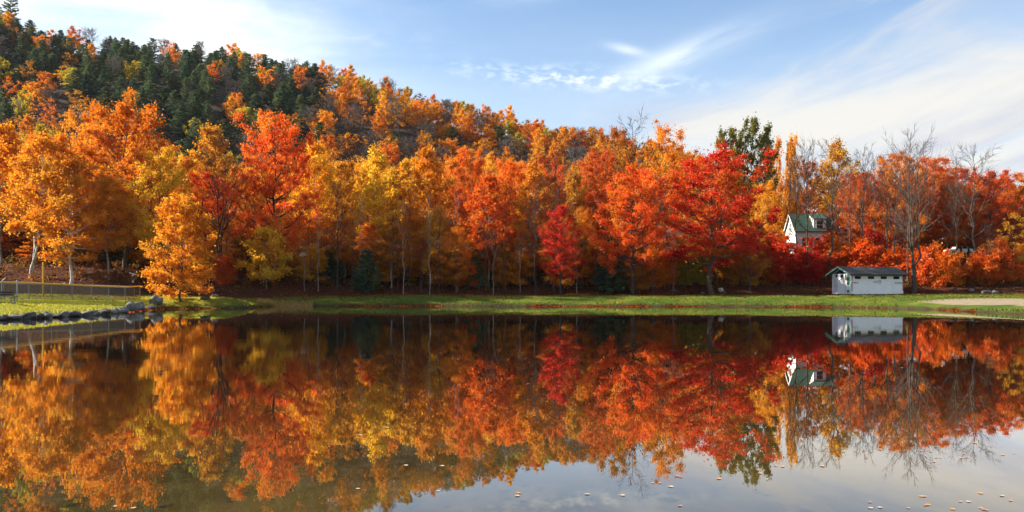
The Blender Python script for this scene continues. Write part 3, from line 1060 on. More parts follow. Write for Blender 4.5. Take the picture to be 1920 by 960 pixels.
BELT = 'trees of the shoreline belt'
HERO = [
    # kind, px, Y, top, width, palette, label, var, bark
    ('aspen', 2, 98, 232, 105, 'orange', 'tall orange tree at the far left end of the row, behind the white birches', 0, None),
    ('oak', 85, 114, 236, 100, 'yellow_green', 'yellow-green topped tree rising behind the triple-stemmed birch', 1, None),
    ('aspen', 108, 106, 262, 92, 'orange', 'orange tree standing between the two white-barked birches', 1, None),
    ('birch', 134, 90, 300, 118, 'orange_gold', 'golden birch with one thick white trunk just behind the long fence', 0, 'white'),
    ('oak', 163, 110, 205, 86, 'orange', 'tall dusky orange tree on the left shoulder of the biggest orange tree', 0, None),
    ('maple', 236, 99, 195, 190, 'orange', 'biggest orange tree, broad domed crown above the boulders', 0, None),
    ('oak', 300, 95, 285, 112, 'gold', 'gold and yellow-green tree on the right flank of the biggest orange tree', 2, None),
    ('aspen', 205, 94, 330, 90, 'orange_gold', 'lower golden tree in front of the biggest orange tree', 2, 'pale'),
    ('maple', 382, 107, 326, 108, 'scarlet', 'low scarlet maple behind the small orange lakeside tree', 1, 'dark'),
    ('aspen', 396, 115, 240, 92, 'gold', 'pointed golden tree behind two dark leafless stems', 3, None),
    ('halfbare', 462, 103, 330, 74, 'rust', 'thin-leaved tree with a dark trunk left of the tall red maple', 0, 'dark'),
    ('maple', 516, 103, 215, 142, 'red', 'tall red-orange maple towering over the left half of the belt', 2, 'dark'),
    ('sapling', 500, 100, 425, 76, 'gold', 'golden sapling at the foot of the tall red-orange maple', 0, 'pale'),
    ('aspen', 588, 109, 268, 84, 'orange_gold', 'amber tree at the right shoulder of the tall red-orange maple', 4, 'pale'),
    ('aspen', 640, 113, 306, 74, 'gold', 'gold tree behind the dark slender trunk left of the little evergreen', 0, 'pale'),
    ('aspen', 708, 111, 290, 88, 'gold', 'brightest yellow-gold tree, above the little blue-green evergreen', 1, 'pale'),
    ('aspen', 757, 117, 302, 66, 'gold', 'narrow gold tree just right of the brightest yellow-gold tree', 2, 'pale'),
    ('aspen', 802, 111, 283, 88, 'orange_gold', 'tall amber aspen in the middle of the belt', 3, 'pale'),
    ('aspen', 850, 119, 300, 66, 'orange_gold', 'amber tree left of the pointed red-orange tree', 4, 'pale'),
    ('maple', 882, 113, 275, 76, 'red_orange', 'pointed red-orange tree in the middle of the belt', 3, None),
    ('aspen', 915, 106, 330, 92, 'red_orange', 'reddish aspen with pale stems right of the pointed red-orange tree', 0, 'pale'),
    ('maple', 955, 117, 300, 84, 'red_orange', 'round red-orange crown behind the pale-stemmed aspens', 0, None),
    ('aspen', 1002, 111, 315, 80, 'orange_gold', 'amber aspen left of the dark crimson tree', 1, 'pale'),
    ('maple', 1050, 101, 387, 78, 'crimson', 'small dark crimson maple at the edge of the lawn', 1, 'dark'),
    ('birch', 1076, 109, 322, 64, 'gold', 'slender golden birch with a white upper stem behind the crimson maple', 1, 'pale'),
    ('maple', 1118, 117, 284, 90, 'rust_red', 'rust-red round tree between the crimson and the twin-trunk red maples', 2, None),
    ('maple', 1186, 101, 312, 124, 'scarlet', 'red maple with leaning dark twin trunks left of the biggest scarlet maple', 3, 'dark'),
    ('oak', 1248, 131, 235, 100, 'orange', 'tall orange tree rising behind the left side of the biggest scarlet maple', 0, None),
    ('oak', 1152, 126, 240, 86, 'rust', 'rust-brown tree crown against the sky left of the tall bare top', 1, None),
    ('maple', 1335, 100.5, 280, 190, 'scarlet', 'biggest scarlet maple with a forked grey trunk at the lawn edge', 2, 'grey'),
    ('poplar', 1466, 163, 262, 54, 'orange_gold', 'narrow golden poplar right of the tall green poplar', 1, None),
    ('oak', 1438, 113, 345, 66, 'orange_gold', 'golden tree left of the white house with green roof', 2, None),
    ('oak', 1515, 168, 300, 66, 'rust', 'rust-brown tree directly behind the white house', 0, None),
    ('aspen', 1570, 166, 276, 84, 'gold', 'pale gold tree behind the right end of the white house', 1, None),
    ('maple', 1612, 120, 322, 86, 'rust_red', 'rust-red tree right of the white house', 0, None),
    ('maple', 1655, 126, 318, 78, 'red_orange', 'red-orange tree behind the restroom building', 1, None),
    ('maple', 1690, 117, 285, 98, 'orange', 'tall dense orange tree left of the big bare multi-stemmed tree', 2, None),
    ('maple', 1752, 121, 292, 98, 'red_orange', 'red-orange tree right behind the big bare multi-stemmed tree', 3, None),
    ('maple', 1802, 126, 312, 86, 'rust_red', 'dark rust tree between the two bare trees at the right', 4, None),
    ('maple', 1858, 117, 320, 104, 'red_orange', 'red tree right of the slim bare tree at the right', 0, None),
    ('oak', 1915, 140, 326, 88, 'orange', 'orange tree behind the utility pole', 2, None),
    # bare trees
    ('bare_multi', 408, 101, 252, 105, None, 'leafless dark tree with two tall stems behind the small orange tree', 0, 'dark'),
    ('bare', 1040, 104, 300, 95, None, 'leafless dark tree leaning above the dark crimson maple', 0, 'dark'),
    ('bare', 1186, 127, 222, 90, None, 'leafless tree top against the sky left of the tall orange tree', 1, 'dark'),
    ('bare_slim', 1492, 112, 290, 42, None, 'leafless slim tree in front of the white gable', 0, 'grey'),
    ('bare_slim', 1512, 108, 268, 52, None, 'leafless tree with a dark trunk in front of the green house roof', 1, 'dark'),
    ('bare_slim', 1560, 110, 262, 60, None, 'leafless tall tree right of the house dormer', 2, 'grey'),
    ('bare_slim', 1618, 111, 278, 46, None, 'leafless slim tree between the house and the orange tree', 3, 'grey'),
    ('bare_slim', 1640, 116, 290, 44, None, 'leafless thin tree behind the roof of the restroom building', 0, 'grey'),
    ('bare_slim', 1594, 113, 300, 40, None, 'leafless fine tree just left of the restroom gable', 1, 'grey'),
    ('bare_slim', 1662, 110, 296, 44, None, 'leafless fine tree behind the middle of the restroom roof', 3, 'grey'),
    ('bare_slim', 1702, 104, 300, 40, None, 'leafless slim tree touching the left of the big bare tree', 0, 'grey'),
    ('bare_slim', 1792, 108, 300, 46, None, 'leafless fine tree left of the rounded bare top', 2, 'grey'),
    ('bare_slim', 1680, 106, 330, 48, None, 'leafless slender tree above the restroom roof', 2, 'dark'),
    ('bare_multi', 1716, 100, 244, 128, None, 'big leafless tree of several stems beside the restroom building', 1, 'grey'),
    ('bare', 1824, 105, 276, 92, None, 'leafless tree with a rounded top of fine twigs near the right edge', 2, 'grey'),
    ('bare_slim', 1855, 102, 420, 40, None, 'short leafless tree in front of the green roadside shrubs', 3, 'dark'),
    ('halfbare', 1900, 104, 400, 70, 'gold', 'small gold-flecked tree at the right edge of the photo', 1, 'dark'),
    ('bare_slim', 632, 103, 345, 40, None, 'leafless dark slender trunk left of the little blue-green evergreen', 1, 'dark'),
    ('bare_slim', 1003, 102, 350, 36, None, 'leafless straight dark trunk left of the dark crimson maple', 3, 'dark'),
    ('bare_slim', 1236, 112, 330, 40, None, 'leafless thin trunk between the twin-trunk maple and the biggest scarlet maple', 0, 'dark'),
    # evergreens at the edge
    ('small_hemlock', 688, 103, 468, 60, 'bluegreen', 'little blue-green evergreen at the lawn edge', 0, None),
    ('small_hemlock', 622, 107, 462, 50, 'evergreen', 'small dark evergreen behind the pale trunks left of the little blue-green one', 1, None),
    ('small_hemlock', 888, 105, 482, 44, 'evergreen', 'small dark evergreen in the shade below the pointed red-orange tree', 2, None),
    ('small_hemlock', 1146, 104, 440, 74, 'evergreen', 'dark evergreen beside the twin-trunk red maple', 1, None),
    ('small_hemlock', 447, 110, 440, 60, 'evergreen', 'dark evergreen in the shade left of the tall red-orange maple', 0, None),
    ('small_hemlock', 96, 104, 400, 56, 'evergreen', 'evergreen half hidden between the two white-barked birches', 2, None),
    # shrubs on the right
    ('shrub', 1444, 109, 449, 104, 'scarlet', 'large scarlet shrub below the white house', 0, None),
    ('shrub', 1550, 112, 450, 92, 'scarlet', 'scarlet shrub left of the restroom building', 1, None),
    ('shrub', 1606, 111, 455, 90, 'scarlet', 'scarlet shrub rising behind the restroom gable', 2, None),
    ('shrub', 1642, 112, 436, 56, 'crimson', 'crimson shrub behind the restroom roof', 0, None),
    ('shrub', 1508, 109, 476, 80, 'crimson', 'dark red shrub between the two scarlet shrubs', 1, None),
    ('shrub', 1690, 108, 470, 84, 'red_orange', 'orange-red shrub above the right part of the restroom roof', 2, None),
    ('shrub', 1738, 104, 466, 62, 'red_orange', 'orange-red shrub right of the big bare multi-stemmed tree', 0, None),
    ('shrub', 1772, 103, 478, 70, 'red_orange', 'bright orange shrub below the white car', 1, None),
    ('shrub', 1852, 103, 474, 60, 'red_orange', 'bright orange shrub at the foot of the slim bare tree', 2, None),
    ('shrub', 1895, 106, 470, 66, 'orange', 'orange shrub near the right edge of the photo', 0, None),
    ('shrub', 1826, 143, 446, 96, 'olive', 'olive green shrub by the road on the right', 1, None),
    ('shrub', 1745, 143, 448, 80, 'olive', 'olive green shrub by the road behind the big bare tree', 2, None),
    ('shrub', 1292, 108, 452, 86, 'yellow_green', 'yellow-green shrub below the small cottage', 1, None),
    ('shrub', 1384, 109, 448, 84, 'gold', 'golden shrub right of the forked grey trunk', 0, None),
    ('shrub', 1430, 112, 440, 70, 'orange', 'orange shrub left of the large scarlet shrub', 2, None),
    ('shrub', 1236, 107, 470, 80, 'red_orange', 'orange-red shrub left of the yellow-green shrub', 2, None),
    ('shrub', 8, 108, 432, 90, 'rust_red', 'rust-red shrub at the far left behind the fence', 0, None),
    ('shrub', 66, 112, 428, 80, 'rust', 'rust shrub behind the three splayed birch stems', 1, None),
    ('shrub', 112, 108, 440, 70, 'red_orange', 'red-orange shrub between the white-barked birches', 2, None),
    ('shrub', 176, 110, 430, 84, 'rust', 'rust shrub behind the thick white trunk', 0, None),
    ('small_hemlock', 222, 107, 425, 66, 'evergreen', 'dark evergreen in the gap below the biggest orange tree', 1, None),
    ('shrub', 275, 108, 430, 84, 'orange', 'orange shrub on the bank behind the small lakeside tree', 1, None),
    ('shrub', 425, 100, 485, 48, 'red_orange', 'small red-orange bush at the foot of the two dark leafless stems', 1, None),
]


def build_belt():
    for (k, px, Y, top, w, pal, lab, var, bark) in HERO:
        tree_px(k, px, Y, top, w, pal, lab, BELT if k not in ('shrub', 'small_hemlock') else None, var, bark)
    # three-stemmed white birch on the left bank
    rng = np.random.RandomState(5)
    x, y = at(55, 92), 92
    H = (HOR - 248) / F * y + EYE - z1(x, y)
    T = broadleaf(rng, H, 8.2, 0.30, 'tall', 46, 5, 0.66, 1.1, 76, 0.17, stems=3, el0=10, el1=66, trunk_r=0.2, spread_stem=0.13)
    root = thing('birch_tree', 'white birch with three splayed stems and orange leaves behind the fence', 'tree', (x, y, z1(x, y)), 0.25, BELT)
    v, q = tubes_mesh(T[0])
    link('trunk', mesh_np('trunk', v, q, BARK['white'], True), root)
    link('crown', mesh_np('crown', T[1], T[2], LEAF['orange_gold'], False, {'tint': T[3]}), root)
    # the green poplar: one bole that divides into upright columns
    x, y = at(1402, 134), 134
    zg = z1(x, y)
    rng = np.random.RandomState(31)
    tubes, V, Q, TI, off = [], [], [], [], 0
    for dx, top, w in ((-4.9, 247, 3.0), (-3.0, 238, 3.3), (-0.6, 226, 3.8), (1.3, 217, 3.6), (3.8, 229, 3.4), (2.5, 256, 3.6), (-1.8, 258, 3.6)):
        Hs = (HOR - top) / F * y + EYE - zg
        tb, v, q, ti = broadleaf(rng, Hs, w, 0.28, 'tall', 30, 4, 0.42, 1.8, 40, 0.20, el0=50, el1=72, trunk_r=0.16, sparse=0.2)
        dy = rng.normal() * 1.2

        def shear(p, dx=dx, dy=dy, Hs=Hs):
            p = p.copy()
            f = np.clip(p[:, 2] / (0.55 * Hs), 0, 1) ** 1.2
            p[:, 0] += dx * f
            p[:, 1] += dy * f
            return p
        tubes += [(shear(p), r, sd_) for p, r, sd_ in tb]
        V.append(shear(v))
        Q.append(q + off)
        TI.append(ti)
        off += len(v)
    root = thing('poplar_tree', 'tall green poplar of several upright columns standing above the scarlet maple', 'tree', (x, y, zg), 0, BELT)
    v, q = tubes_mesh(tubes)
    link('trunk', mesh_np('trunk', v, q, BARK['grey'], True), root)
    link('crown', mesh_np('crown', np.concatenate(V), np.concatenate(Q), LEAF['green'], False, {'tint': np.concatenate(TI)}), root)
    # the small dense tree leaning over the water
    x, y = at(341, 79.3), 79.3
    zg = z1(x, y)
    H = (HOR - 375) / F * y + EYE - zg
    T = broadleaf(np.random.RandomState(11), H, 6.2, 0.07, 'drop', 46, 5, 0.52, 0.9, 84, 0.14, el0=-4, el1=66, trunk_r=0.13)
    root = thing('maple_tree', 'small dense orange-gold tree at the water beside the boulders', 'tree', (x, y, zg), 0.6)
    v, q = tubes_mesh(T[0])
    link('trunk', mesh_np('trunk', v, q, BARK['grey'], True), root)
    link('crown', mesh_np('crown', T[1], T[2], LEAF['orange_gold'], False, {'tint': T[3]}), root)


COLOUR = {'orange': 'orange', 'orange_gold': 'amber', 'gold': 'golden', 'yellow_green': 'yellow-green', 'red': 'red', 'scarlet': 'scarlet', 'crimson': 'crimson',
          'red_orange': 'red-orange', 'rust': 'rust brown', 'rust_red': 'rust red', 'olive': 'olive', 'green': 'green', 'evergreen': 'dark green', 'brown': 'brown'}
LANDMARKS = [(40, 'the three-stemmed white birch'), (134, 'the thick-trunked golden birch'), (236, 'the biggest orange tree'), (341, 'the small orange lakeside tree'),
             (408, 'the two dark leafless stems'), (516, 'the tall red-orange maple'), (588, 'the amber tree beside the red maple'), (690, 'the little blue-green evergreen'), (802, 'the tall amber aspen'),
             (882, 'the pointed red-orange tree'), (960, 'the round red-orange crown'), (1050, 'the dark crimson maple'), (1120, 'the rust-red round tree'), (1186, 'the twin-trunk red maple'), (1335, 'the biggest scarlet maple'),
             (1403, 'the tall green poplar'), (1515, 'the white house'), (1612, 'the rust-red tree by the house'), (1690, 'the tall dense orange tree'), (1752, 'the big bare tree'), (1824, 'the slim bare tree'), (1905, 'the utility pole')]


def near_mark(px):
    m = min(LANDMARKS, key=lambda a: abs(a[0] - px))
    dx = px - m[0]
    return ('just left of ' if dx < -14 else 'just right of ' if dx > 14 else 'in line with ') + m[1]


def pick(rnd, table):
    s = sum(w for _, w in table)
    r = rnd.random() * s
    for v, w in table:
        r -= w
        if r <= 0:
            return v
    return table[-1][0]


def zone_pal(px):
    if px < 350:
        return [('orange', 5), ('orange_gold', 4), ('gold', 1), ('red_orange', 1.5), ('rust', 1)]
    if px < 560:
        return [('orange', 3), ('red_orange', 2), ('orange_gold', 3), ('gold', 2), ('rust', 2)]
    if px < 860:
        return [('orange_gold', 4), ('gold', 3), ('orange', 4), ('red_orange', 2), ('rust', 1)]
    if px < 1250:
        return [('red_orange', 4), ('orange', 4), ('rust_red', 2), ('orange_gold', 2.5), ('scarlet', 1.5)]
    if px < 1600:
        return [('rust', 2), ('orange', 2), ('red_orange', 2), ('orange_gold', 2), ('rust_red', 1)]
    return [('red_orange', 4), ('rust_red', 3), ('orange', 3), ('rust', 1)]


def build_fillers():
    rnd = random.Random(21)
    # back rows: taller trees that close the belt
    for row, (Y0, step, top0) in enumerate(((121, 40, 318), (140, 44, 300))):
        px = -110.0
        while px < 2040:
            Y = Y0 + rnd.uniform(-5, 6)
            top = top0 + rnd.uniform(-16, 26)
            if px < 330:
                top -= 30
            if px > 1240:
                top = max(top, 330 + rnd.uniform(0, 20))
            if 1440 < px < 1600 or (1230 < px < 1300 and row == 0):
                if row == 0:
                    px += step
                    continue
                Y = 168 + rnd.uniform(0, 8)
                top = 335 + rnd.uniform(0, 20)
            pal = pick(rnd, zone_pal(px))
            kind = pick(rnd, [('maple', 2), ('aspen', 3 if px < 1100 else 1), ('oak', 2)])
            w = rnd.uniform(54, 82)
            lab = '%s tree in the %s row, %s' % (COLOUR[pal], ('second', 'rear')[row], near_mark(px))
            tree_px(kind, px, Y, top, w, pal, lab, BELT, rnd.randrange(5 if kind != 'oak' else 3), 'pale' if kind == 'aspen' else None)
            px += step * rnd.uniform(0.8, 1.2)
    # mid-height trees of the front
    px = 425.0
    while px < 1420:
        Y = rnd.uniform(103, 112)
        top = rnd.uniform(385, 440)
        pal = pick(rnd, zone_pal(px))
        kind = pick(rnd, [('aspen', 3), ('oak', 1), ('maple', 1)])
        if not (1225 < px < 1300 and top < 470):
            lab = 'mid-height %s tree, %s' % (COLOUR[pal], near_mark(px))
            tree_px(kind, px, Y, top, rnd.uniform(48, 72), pal, lab, 'mid-height trees at the front of the belt', rnd.randrange(5 if kind != 'oak' else 3), 'pale' if kind == 'aspen' else 'grey')
        px += rnd.uniform(34, 54)
    # thin saplings below
    px = -20.0
    while px < 1960:
        Y = rnd.uniform(101.5, 114) if px > 380 else rnd.uniform(103, 112)
        top = rnd.uniform(448, 496)
        pal = pick(rnd, zone_pal(px) + [('rust', 2), ('olive', 1), ('orange', 3), ('red_orange', 2)])
        if not (1385 < px < 1830) and not (1235 < px < 1370):
            lab = 'low %s sapling, %s' % (COLOUR[pal], near_mark(px))
            tree_px('sapling', px, Y, top, rnd.uniform(34, 58), pal, lab, 'saplings under the belt', rnd.randrange(4), 'grey')
        px += rnd.uniform(11, 22)
    # pale bare stems standing at the front
    pxs = [570, 580, 586, 597, 612, 660, 676, 737, 745, 756, 766, 790, 806, 823, 840, 858, 899, 910, 925, 932, 948, 975, 990, 1020, 1082, 1096, 1120, 1160, 1205, 1225, 1262, 1285]
    for i, px in enumerate(pxs):
        Y = rnd.uniform(101, 106)
        tree_px('stem', px, Y, rnd.uniform(345, 455), rnd.uniform(16, 30), None, 'slim %s stem with few twigs, %s' % (('pale', 'dark', 'grey')[i % 3], near_mark(px)),
                'slim young stems at the lawn edge', rnd.randrange(4), ('pale', 'dark', 'grey')[i % 3])


def hill_zone(px, py, rnd):
    """kind, palette for a hillside tree at that place of the hill"""
    if px < 610 - (py - 120) * 0.35:
        eg = 0.80
        if px < 95 and 105 < py < 210:
            eg = 0.15
        if py > 215 and px < 330:
            eg = 0.5
        if px < 170 and py > 150:
            eg = min(eg, 0.25)
        if px > 440:
            eg *= 0.8
        if rnd.random() < eg:
            return pick(rnd, [(('hemlock', 'evergreen'), 4), (('pine', 'evergreen'), 2), (('hemlock', 'bluegreen'), 1)])
        return pick(rnd, [(('hill_round', 'orange'), 2), (('hill_thin', 'rust'), 2), (('hill_bare', None), 3.2), (('hill_tall', 'orange_gold'), 1.5), (('hill_thin', 'red_orange'), 1), (('hill_round', 'yellow_green'), 0.7)])
    return pick(rnd, [(('hill_round', 'orange'), 1.8), (('hill_tall', 'orange_gold'), 2.2), (('hill_tall', 'orange'), 1.6), (('hill_round', 'rust'), 2.0), (('hill_thin', 'rust'), 3.0), (('hill_thin', 'brown'), 2.0), (('hill_round', 'orange_gold'), 1.6),
                      (('hill_round', 'red_orange'), 0.9), (('hill_round', 'yellow_green'), 0.8), (('hill_bare', None), 4.2), (('pine', 'evergreen'), max(0.2, 2.4 - (px - 540) / 300.0)), (('hill_thin', 'orange'), 1)])


def build_hill():
    rnd = random.Random(3)
    rows = 17
    HK = {'hemlock': 'hemlock', 'pine': 'pine', 'hill_round': 'rounded tree', 'hill_tall': 'narrow tree', 'hill_thin': 'thinning tree', 'hill_bare': 'leafless tree'}
    cnt = 0
    for r in range(rows):
        Y0 = 166 + r * 10.2
        x = at(-120, Y0)
        while x < at(1390, Y0):
            y = Y0 + rnd.uniform(-4.5, 4.5)
            xx = x + rnd.uniform(-2.5, 2.5)
            px = xx / y * F + 960
            zg = z1(xx, y)
            py = HOR - (zg + 10 - EYE) / y * F
            kind, pal = hill_zone(px, py, rnd)
            if kind in ('hemlock', 'pine'):
                H, W = rnd.uniform(7.2, 11.5), rnd.uniform(5.0, 7.6)
                if r >= rows - 2:
                    H *= 0.9
                if px > 600:
                    H *= 0.85
            elif kind == 'hill_tall':
                H, W = rnd.uniform(9, 13), rnd.uniform(4.0, 5.4)
            else:
                H, W = rnd.uniform(7.5, 11.5), rnd.uniform(4.8, 7.2)
            top = HOR - (zg + H - EYE) / y * F
            lim = 268 if px < 340 else 320
            if top < lim:
                side = 'upper' if r > 11 else 'middle' if r > 5 else 'lower'
                part = 'left end' if px < 170 else 'left part' if px < 480 else 'shoulder' if px < 760 else 'long right flank' if px < 1050 else 'low right end'
                lab = '%s %s on the %s slope, %s of the hill' % (COLOUR.get(pal, 'grey') if pal != 'bluegreen' else 'blue-green', HK[kind], side, part)
                plant(kind, xx, y, H, W, pal, lab, 'trees on the wooded hill', rnd.randrange(4), None, seed=cnt)
                cnt += 1
            x += rnd.uniform(4.8, 7.4) * (0.78 if px > 520 else 0.92)
    # lone spire on the summit
    x, y = at(20, 322), 322
    plant('pine', x, y, 19, 6.5, 'evergreen', 'lone dark pine spire standing highest on the hill summit', 'trees on the wooded hill', 1)
    print('hill trees', cnt)


def build_beyond():
    rnd = random.Random(77)
    for i, (x, y) in enumerate(((-72, 112), (-80, 108), (-90, 112), (-86, 120), (-98, 118))):
        pal = pick(rnd, zone_pal(0))
        plant(pick(rnd, [('oak', 1), ('maple', 1)]), x, y, rnd.uniform(15, 20), rnd.uniform(8, 10.5), pal, '%s tree of the belt beyond the left photo border' % COLOUR[pal], BELT, rnd.randrange(3), None, seed=i)


build_belt()
build_beyond()
build_fillers()
build_hill()

#@@DETAILS
def build_haze():
    m = bpy.data.materials.new('haze')
    m.use_nodes = True
    t = NT(m.node_tree)
    v = t.n('ShaderNodeVolumePrincipled')
    v.inputs['Color'].default_value = (0.80, 0.88, 1.0, 1)
    v.inputs['Density'].default_value = 0.00004
    v.inputs['Anisotropy'].default_value = 0.2
    o = t.n('ShaderNodeOutputMaterial')
    t.link(v.outputs[0], o.inputs['Volume'])
    MBh = MB().box(-1000, 1000, -260, 1300, -120, 135)
    h = MBh.build('haze', m)
    tag(h, 'thin pale blue haze in the air over the valley', 'haze', kind='stuff')


build_haze()
# ------------------------------------------------------------------ ground cover
def scatter_leaves():
    rng = np.random.RandomState(4)

    def quads(x, y, z, s, tilt=0.35):
        n = len(x)
        P = np.stack([x, y, z], axis=1)
        N = norm(np.array([0, 0, 1.0]) + rng.normal(size=(n, 3)) * tilt)
        T = norm(np.cross(N, rng.normal(size=(n, 3))))
        B = np.cross(N, T)
        s = s[:, None]
        return np.stack([P - T * s * .6, P + B * s * .5, P + T * s * .6, P - B * s * .5], axis=1).reshape(-1, 3)
    # the leaf-strewn bank
    n = 52000
    x = rng.uniform(-75, 80, n)
    y = bank_y(x) + rng.rand(n) ** 1.3 * 26 - 1.2 + rng.normal(size=n) * 0.5
    keep = (np.abs(x) < 0.72 * y) & (fbm(x * 0.5, y * 0.5, 3) + rng.rand(n) * 0.5 > 0.55)
    x, y = x[keep], y[keep]
    # leaves blown on to the lawn
    m = 5200
    x2 = rng.uniform(-45, 60, m)
    y2 = bank_y(x2) - rng.rand(m) ** 1.8 * 16
    d2 = lake_d(x2, y2)
    k2 = d2 > 0.2
    x2, y2 = x2[k2], y2[k2]
    xa, ya = np.concatenate([x, x2]), np.concatenate([y, y2])
    za = zt(xa, ya) + 0.04
    v = quads(xa, ya, za, rng.uniform(0.10, 0.24, len(xa)))
    q = np.arange(len(v)).reshape(-1, 4)
    tint = np.clip(fbm(xa * 0.3 + 11, ya * 0.3, 2) * 0.8 + rng.rand(len(xa)) * 0.5 - 0.2, 0, 1)
    me = mesh_np('fallen_leaves', v, q, LEAF['litter'], False, {'tint': tint})
    tag(link('fallen_leaves', me), 'rust red leaf litter covering the bank under the trees', 'fallen leaves', kind='stuff')
    # drift of leaves along the waterline of the far shore
    xs, ys = [], []
    for i in range(len(SHORE)):
        a, b = SHORE[i], SHORE[(i + 1) % len(SHORE)]
        if min(a[1], b[1]) < 60:
            continue
        L = np.hypot(*(b - a))
        k = int(L * 150)
        t = rng.rand(k)
        nrm = np.array([b[1] - a[1], a[0] - b[0]]) / L
        o = rng.normal(size=k) * 0.17
        xs.append(a[0] + (b[0] - a[0]) * t + nrm[0] * o)
        ys.append(a[1] + (b[1] - a[1]) * t + nrm[1] * o)
    x, y = np.concatenate(xs), np.concatenate(ys)
    keep = fbm(x * 0.22 + 2, y * 0.22, 3) + rng.rand(len(x)) * 0.35 > 0.80
    x, y = x[keep], y[keep]
    z = np.maximum(zt(x, y), 0) + 0.03
    v = quads(x, y, z, rng.uniform(0.07, 0.17, len(x)), 0.5)
    me = mesh_np('fallen_leaves', v, np.arange(len(v)).reshape(-1, 4), LEAF['litter'], False, {'tint': 0.45 + 0.55 * rng.rand(len(x))})
    tag(link('fallen_leaves', me), 'orange leaves drifted along the far waterline', 'fallen leaves', kind='stuff')


def undergrowth():
    rng = np.random.RandomState(15)
    m = 1500
    x = rng.uniform(-70, 78, m)
    y = bank_y(x) + 4.5 + rng.rand(m) * 18
    k = (np.abs(x) < 0.70 * y) & (fbm(x * 0.16 + 7, y * 0.16, 3) + rng.rand(m) * 0.25 > 0.60)
    x, y = x[k], y[k]
    z = zt(x, y)
    h = rng.uniform(0.25, 0.9, len(x))
    v, q, ti = leaf_quads(rng, np.stack([x, y, z + h * 0.7], axis=1), h, 0.75, 42, 0.16)
    me = mesh_np('undergrowth', v, q, LEAF['undergrowth'], False, {'tint': ti})
    tag(link('undergrowth', me), 'low dark rust brush growing under the trees of the belt', 'undergrowth', kind='stuff')


def grass_blades():
    rng = np.random.RandomState(8)
    n = 90000
    x = rng.uniform(-52, 62, n)
    y = rng.uniform(48, 99, n)
    d = lake_d(x, y)
    p = np.where(d < 1.2, 1.0, 0.75) * (d > 0.25) * (y < bank_y(x) + 0.6) * (np.abs(x) < 0.68 * y) * ~((x > 38.5) & (y < 80) & (d < 10.5))
    k = rng.rand(n) < p
    x, y, d = x[k], y[k], d[k]
    z = zt(x, y, d)
    n = len(x)
    h = np.where(d < 1.0, rng.uniform(0.10, 0.30, n), rng.uniform(0.05, 0.12, n))
    a = rng.rand(n) * 6.283
    w = 0.035 + 0.03 * rng.rand(n)
    lean = rng.normal(size=(n, 2)) * 0.5
    P = np.stack([x, y, z - 0.01], axis=1)
    T = np.stack([np.cos(a), np.sin(a), np.zeros(n)], axis=1) * w[:, None]
    top = P + np.stack([lean[:, 0] * h, lean[:, 1] * h, h], axis=1)
    v = np.stack([P - T, P + T, top], axis=1).reshape(-1, 3)
    tint = np.clip(0.6 * sm(-x, 20, 34) + rng.rand(n) * 0.45 + (fbm(x * 0.22, y * 0.22, 2) - 0.5) * 1.1, 0, 1)
    me = mesh_np('grass', v, np.arange(len(v)).reshape(-1, 3), LEAF['grass'], False, {'tint': tint})
    tag(link('grass', me), 'short mown grass growing along the lake shore', 'grass', kind='stuff')
    # dry sedge on the little spit
    n = 1500
    x = rng.uniform(-28.6, -22.6, n)
    y = 90.2 + rng.normal(size=n) * 0.5
    z = np.maximum(zt(x, y), -0.05)
    h = rng.uniform(0.15, 0.55, n)
    a = rng.rand(n) * 6.283
    P = np.stack([x, y, z], axis=1)
    T = np.stack([np.cos(a), np.sin(a), np.zeros(n)], axis=1) * 0.03
    L = rng.normal(size=(n, 2)) * 0.3
    top = P + np.stack([L[:, 0] * h, L[:, 1] * h, h], axis=1)
    v = np.stack([P - T, P + T, top], axis=1).reshape(-1, 3)
    me = mesh_np('sedge', v, np.arange(len(v)).reshape(-1, 3), LEAF['straw'], False, {'tint': rng.rand(n)})
    tag(link('sedge', me), 'dry straw-coloured sedge at the water edge of the small inlet', 'sedge', kind='stuff')


scatter_leaves()
undergrowth()
grass_blades()

# ------------------------------------------------------------------ boulders
import bmesh
from mathutils import noise as mnoise
STONE = principled('stone', (0.17, 0.16, 0.15), 0.9, 0.35, 2.5, 0.5, 9)
STONE_D = principled('stone_dark', (0.085, 0.08, 0.075), 0.9, 0.4, 2.5, 0.5, 9)
_rocks = {}


def rock_mesh(var, m):
    key = (var, m.name)
    if key not in _rocks:
        bm = bmesh.new()
        bmesh.ops.create_icosphere(bm, subdivisions=3, radius=0.5)
        off = Vector((var * 3.7, var * 1.3, 0.4))
        for v in bm.verts:
            c = v.co.normalized()
            k = 1 + 0.55 * mnoise.noise(c * 1.3 + off) + 0.2 * mnoise.noise(c * 3.1 + off)
            v.co = c * 0.5 * k
            for s in range(3):           # flat facets
                nrm = Vector((math.sin(var * 2 + s * 2.1), math.cos(var * 3 + s * 1.7), 0.5 - 0.4 * s)).normalized()
                dd = v.co.dot(nrm) - 0.36
                if dd > 0:
                    v.co -= nrm * dd * 0.85
        me = bpy.data.meshes.new('boulder')
        bm.to_mesh(me)
        bm.free()
        me.materials.append(m)
        me.polygons.foreach_set('use_smooth', [True] * len(me.polygons))
        _rocks[key] = me
    return _rocks[key]


def rock(px, Y, w, h, var, m, label, group=None, dep=None, sink=0.3, z=None, name='boulder'):
    x = at(px, Y)
    zg = max(z1(x, Y), 0.0) if z is None else z
    o = link(name, rock_mesh(var, m))
    o.location = (x, Y, zg + h * (0.5 - sink))
    w, h = w * 0.76, h * 0.66
    o.scale = (w, dep or w * 0.8, h)
    o.rotation_euler = (0, 0, var * 1.9 + px * 0.37)
    return tag(o, label, 'boulder', group)


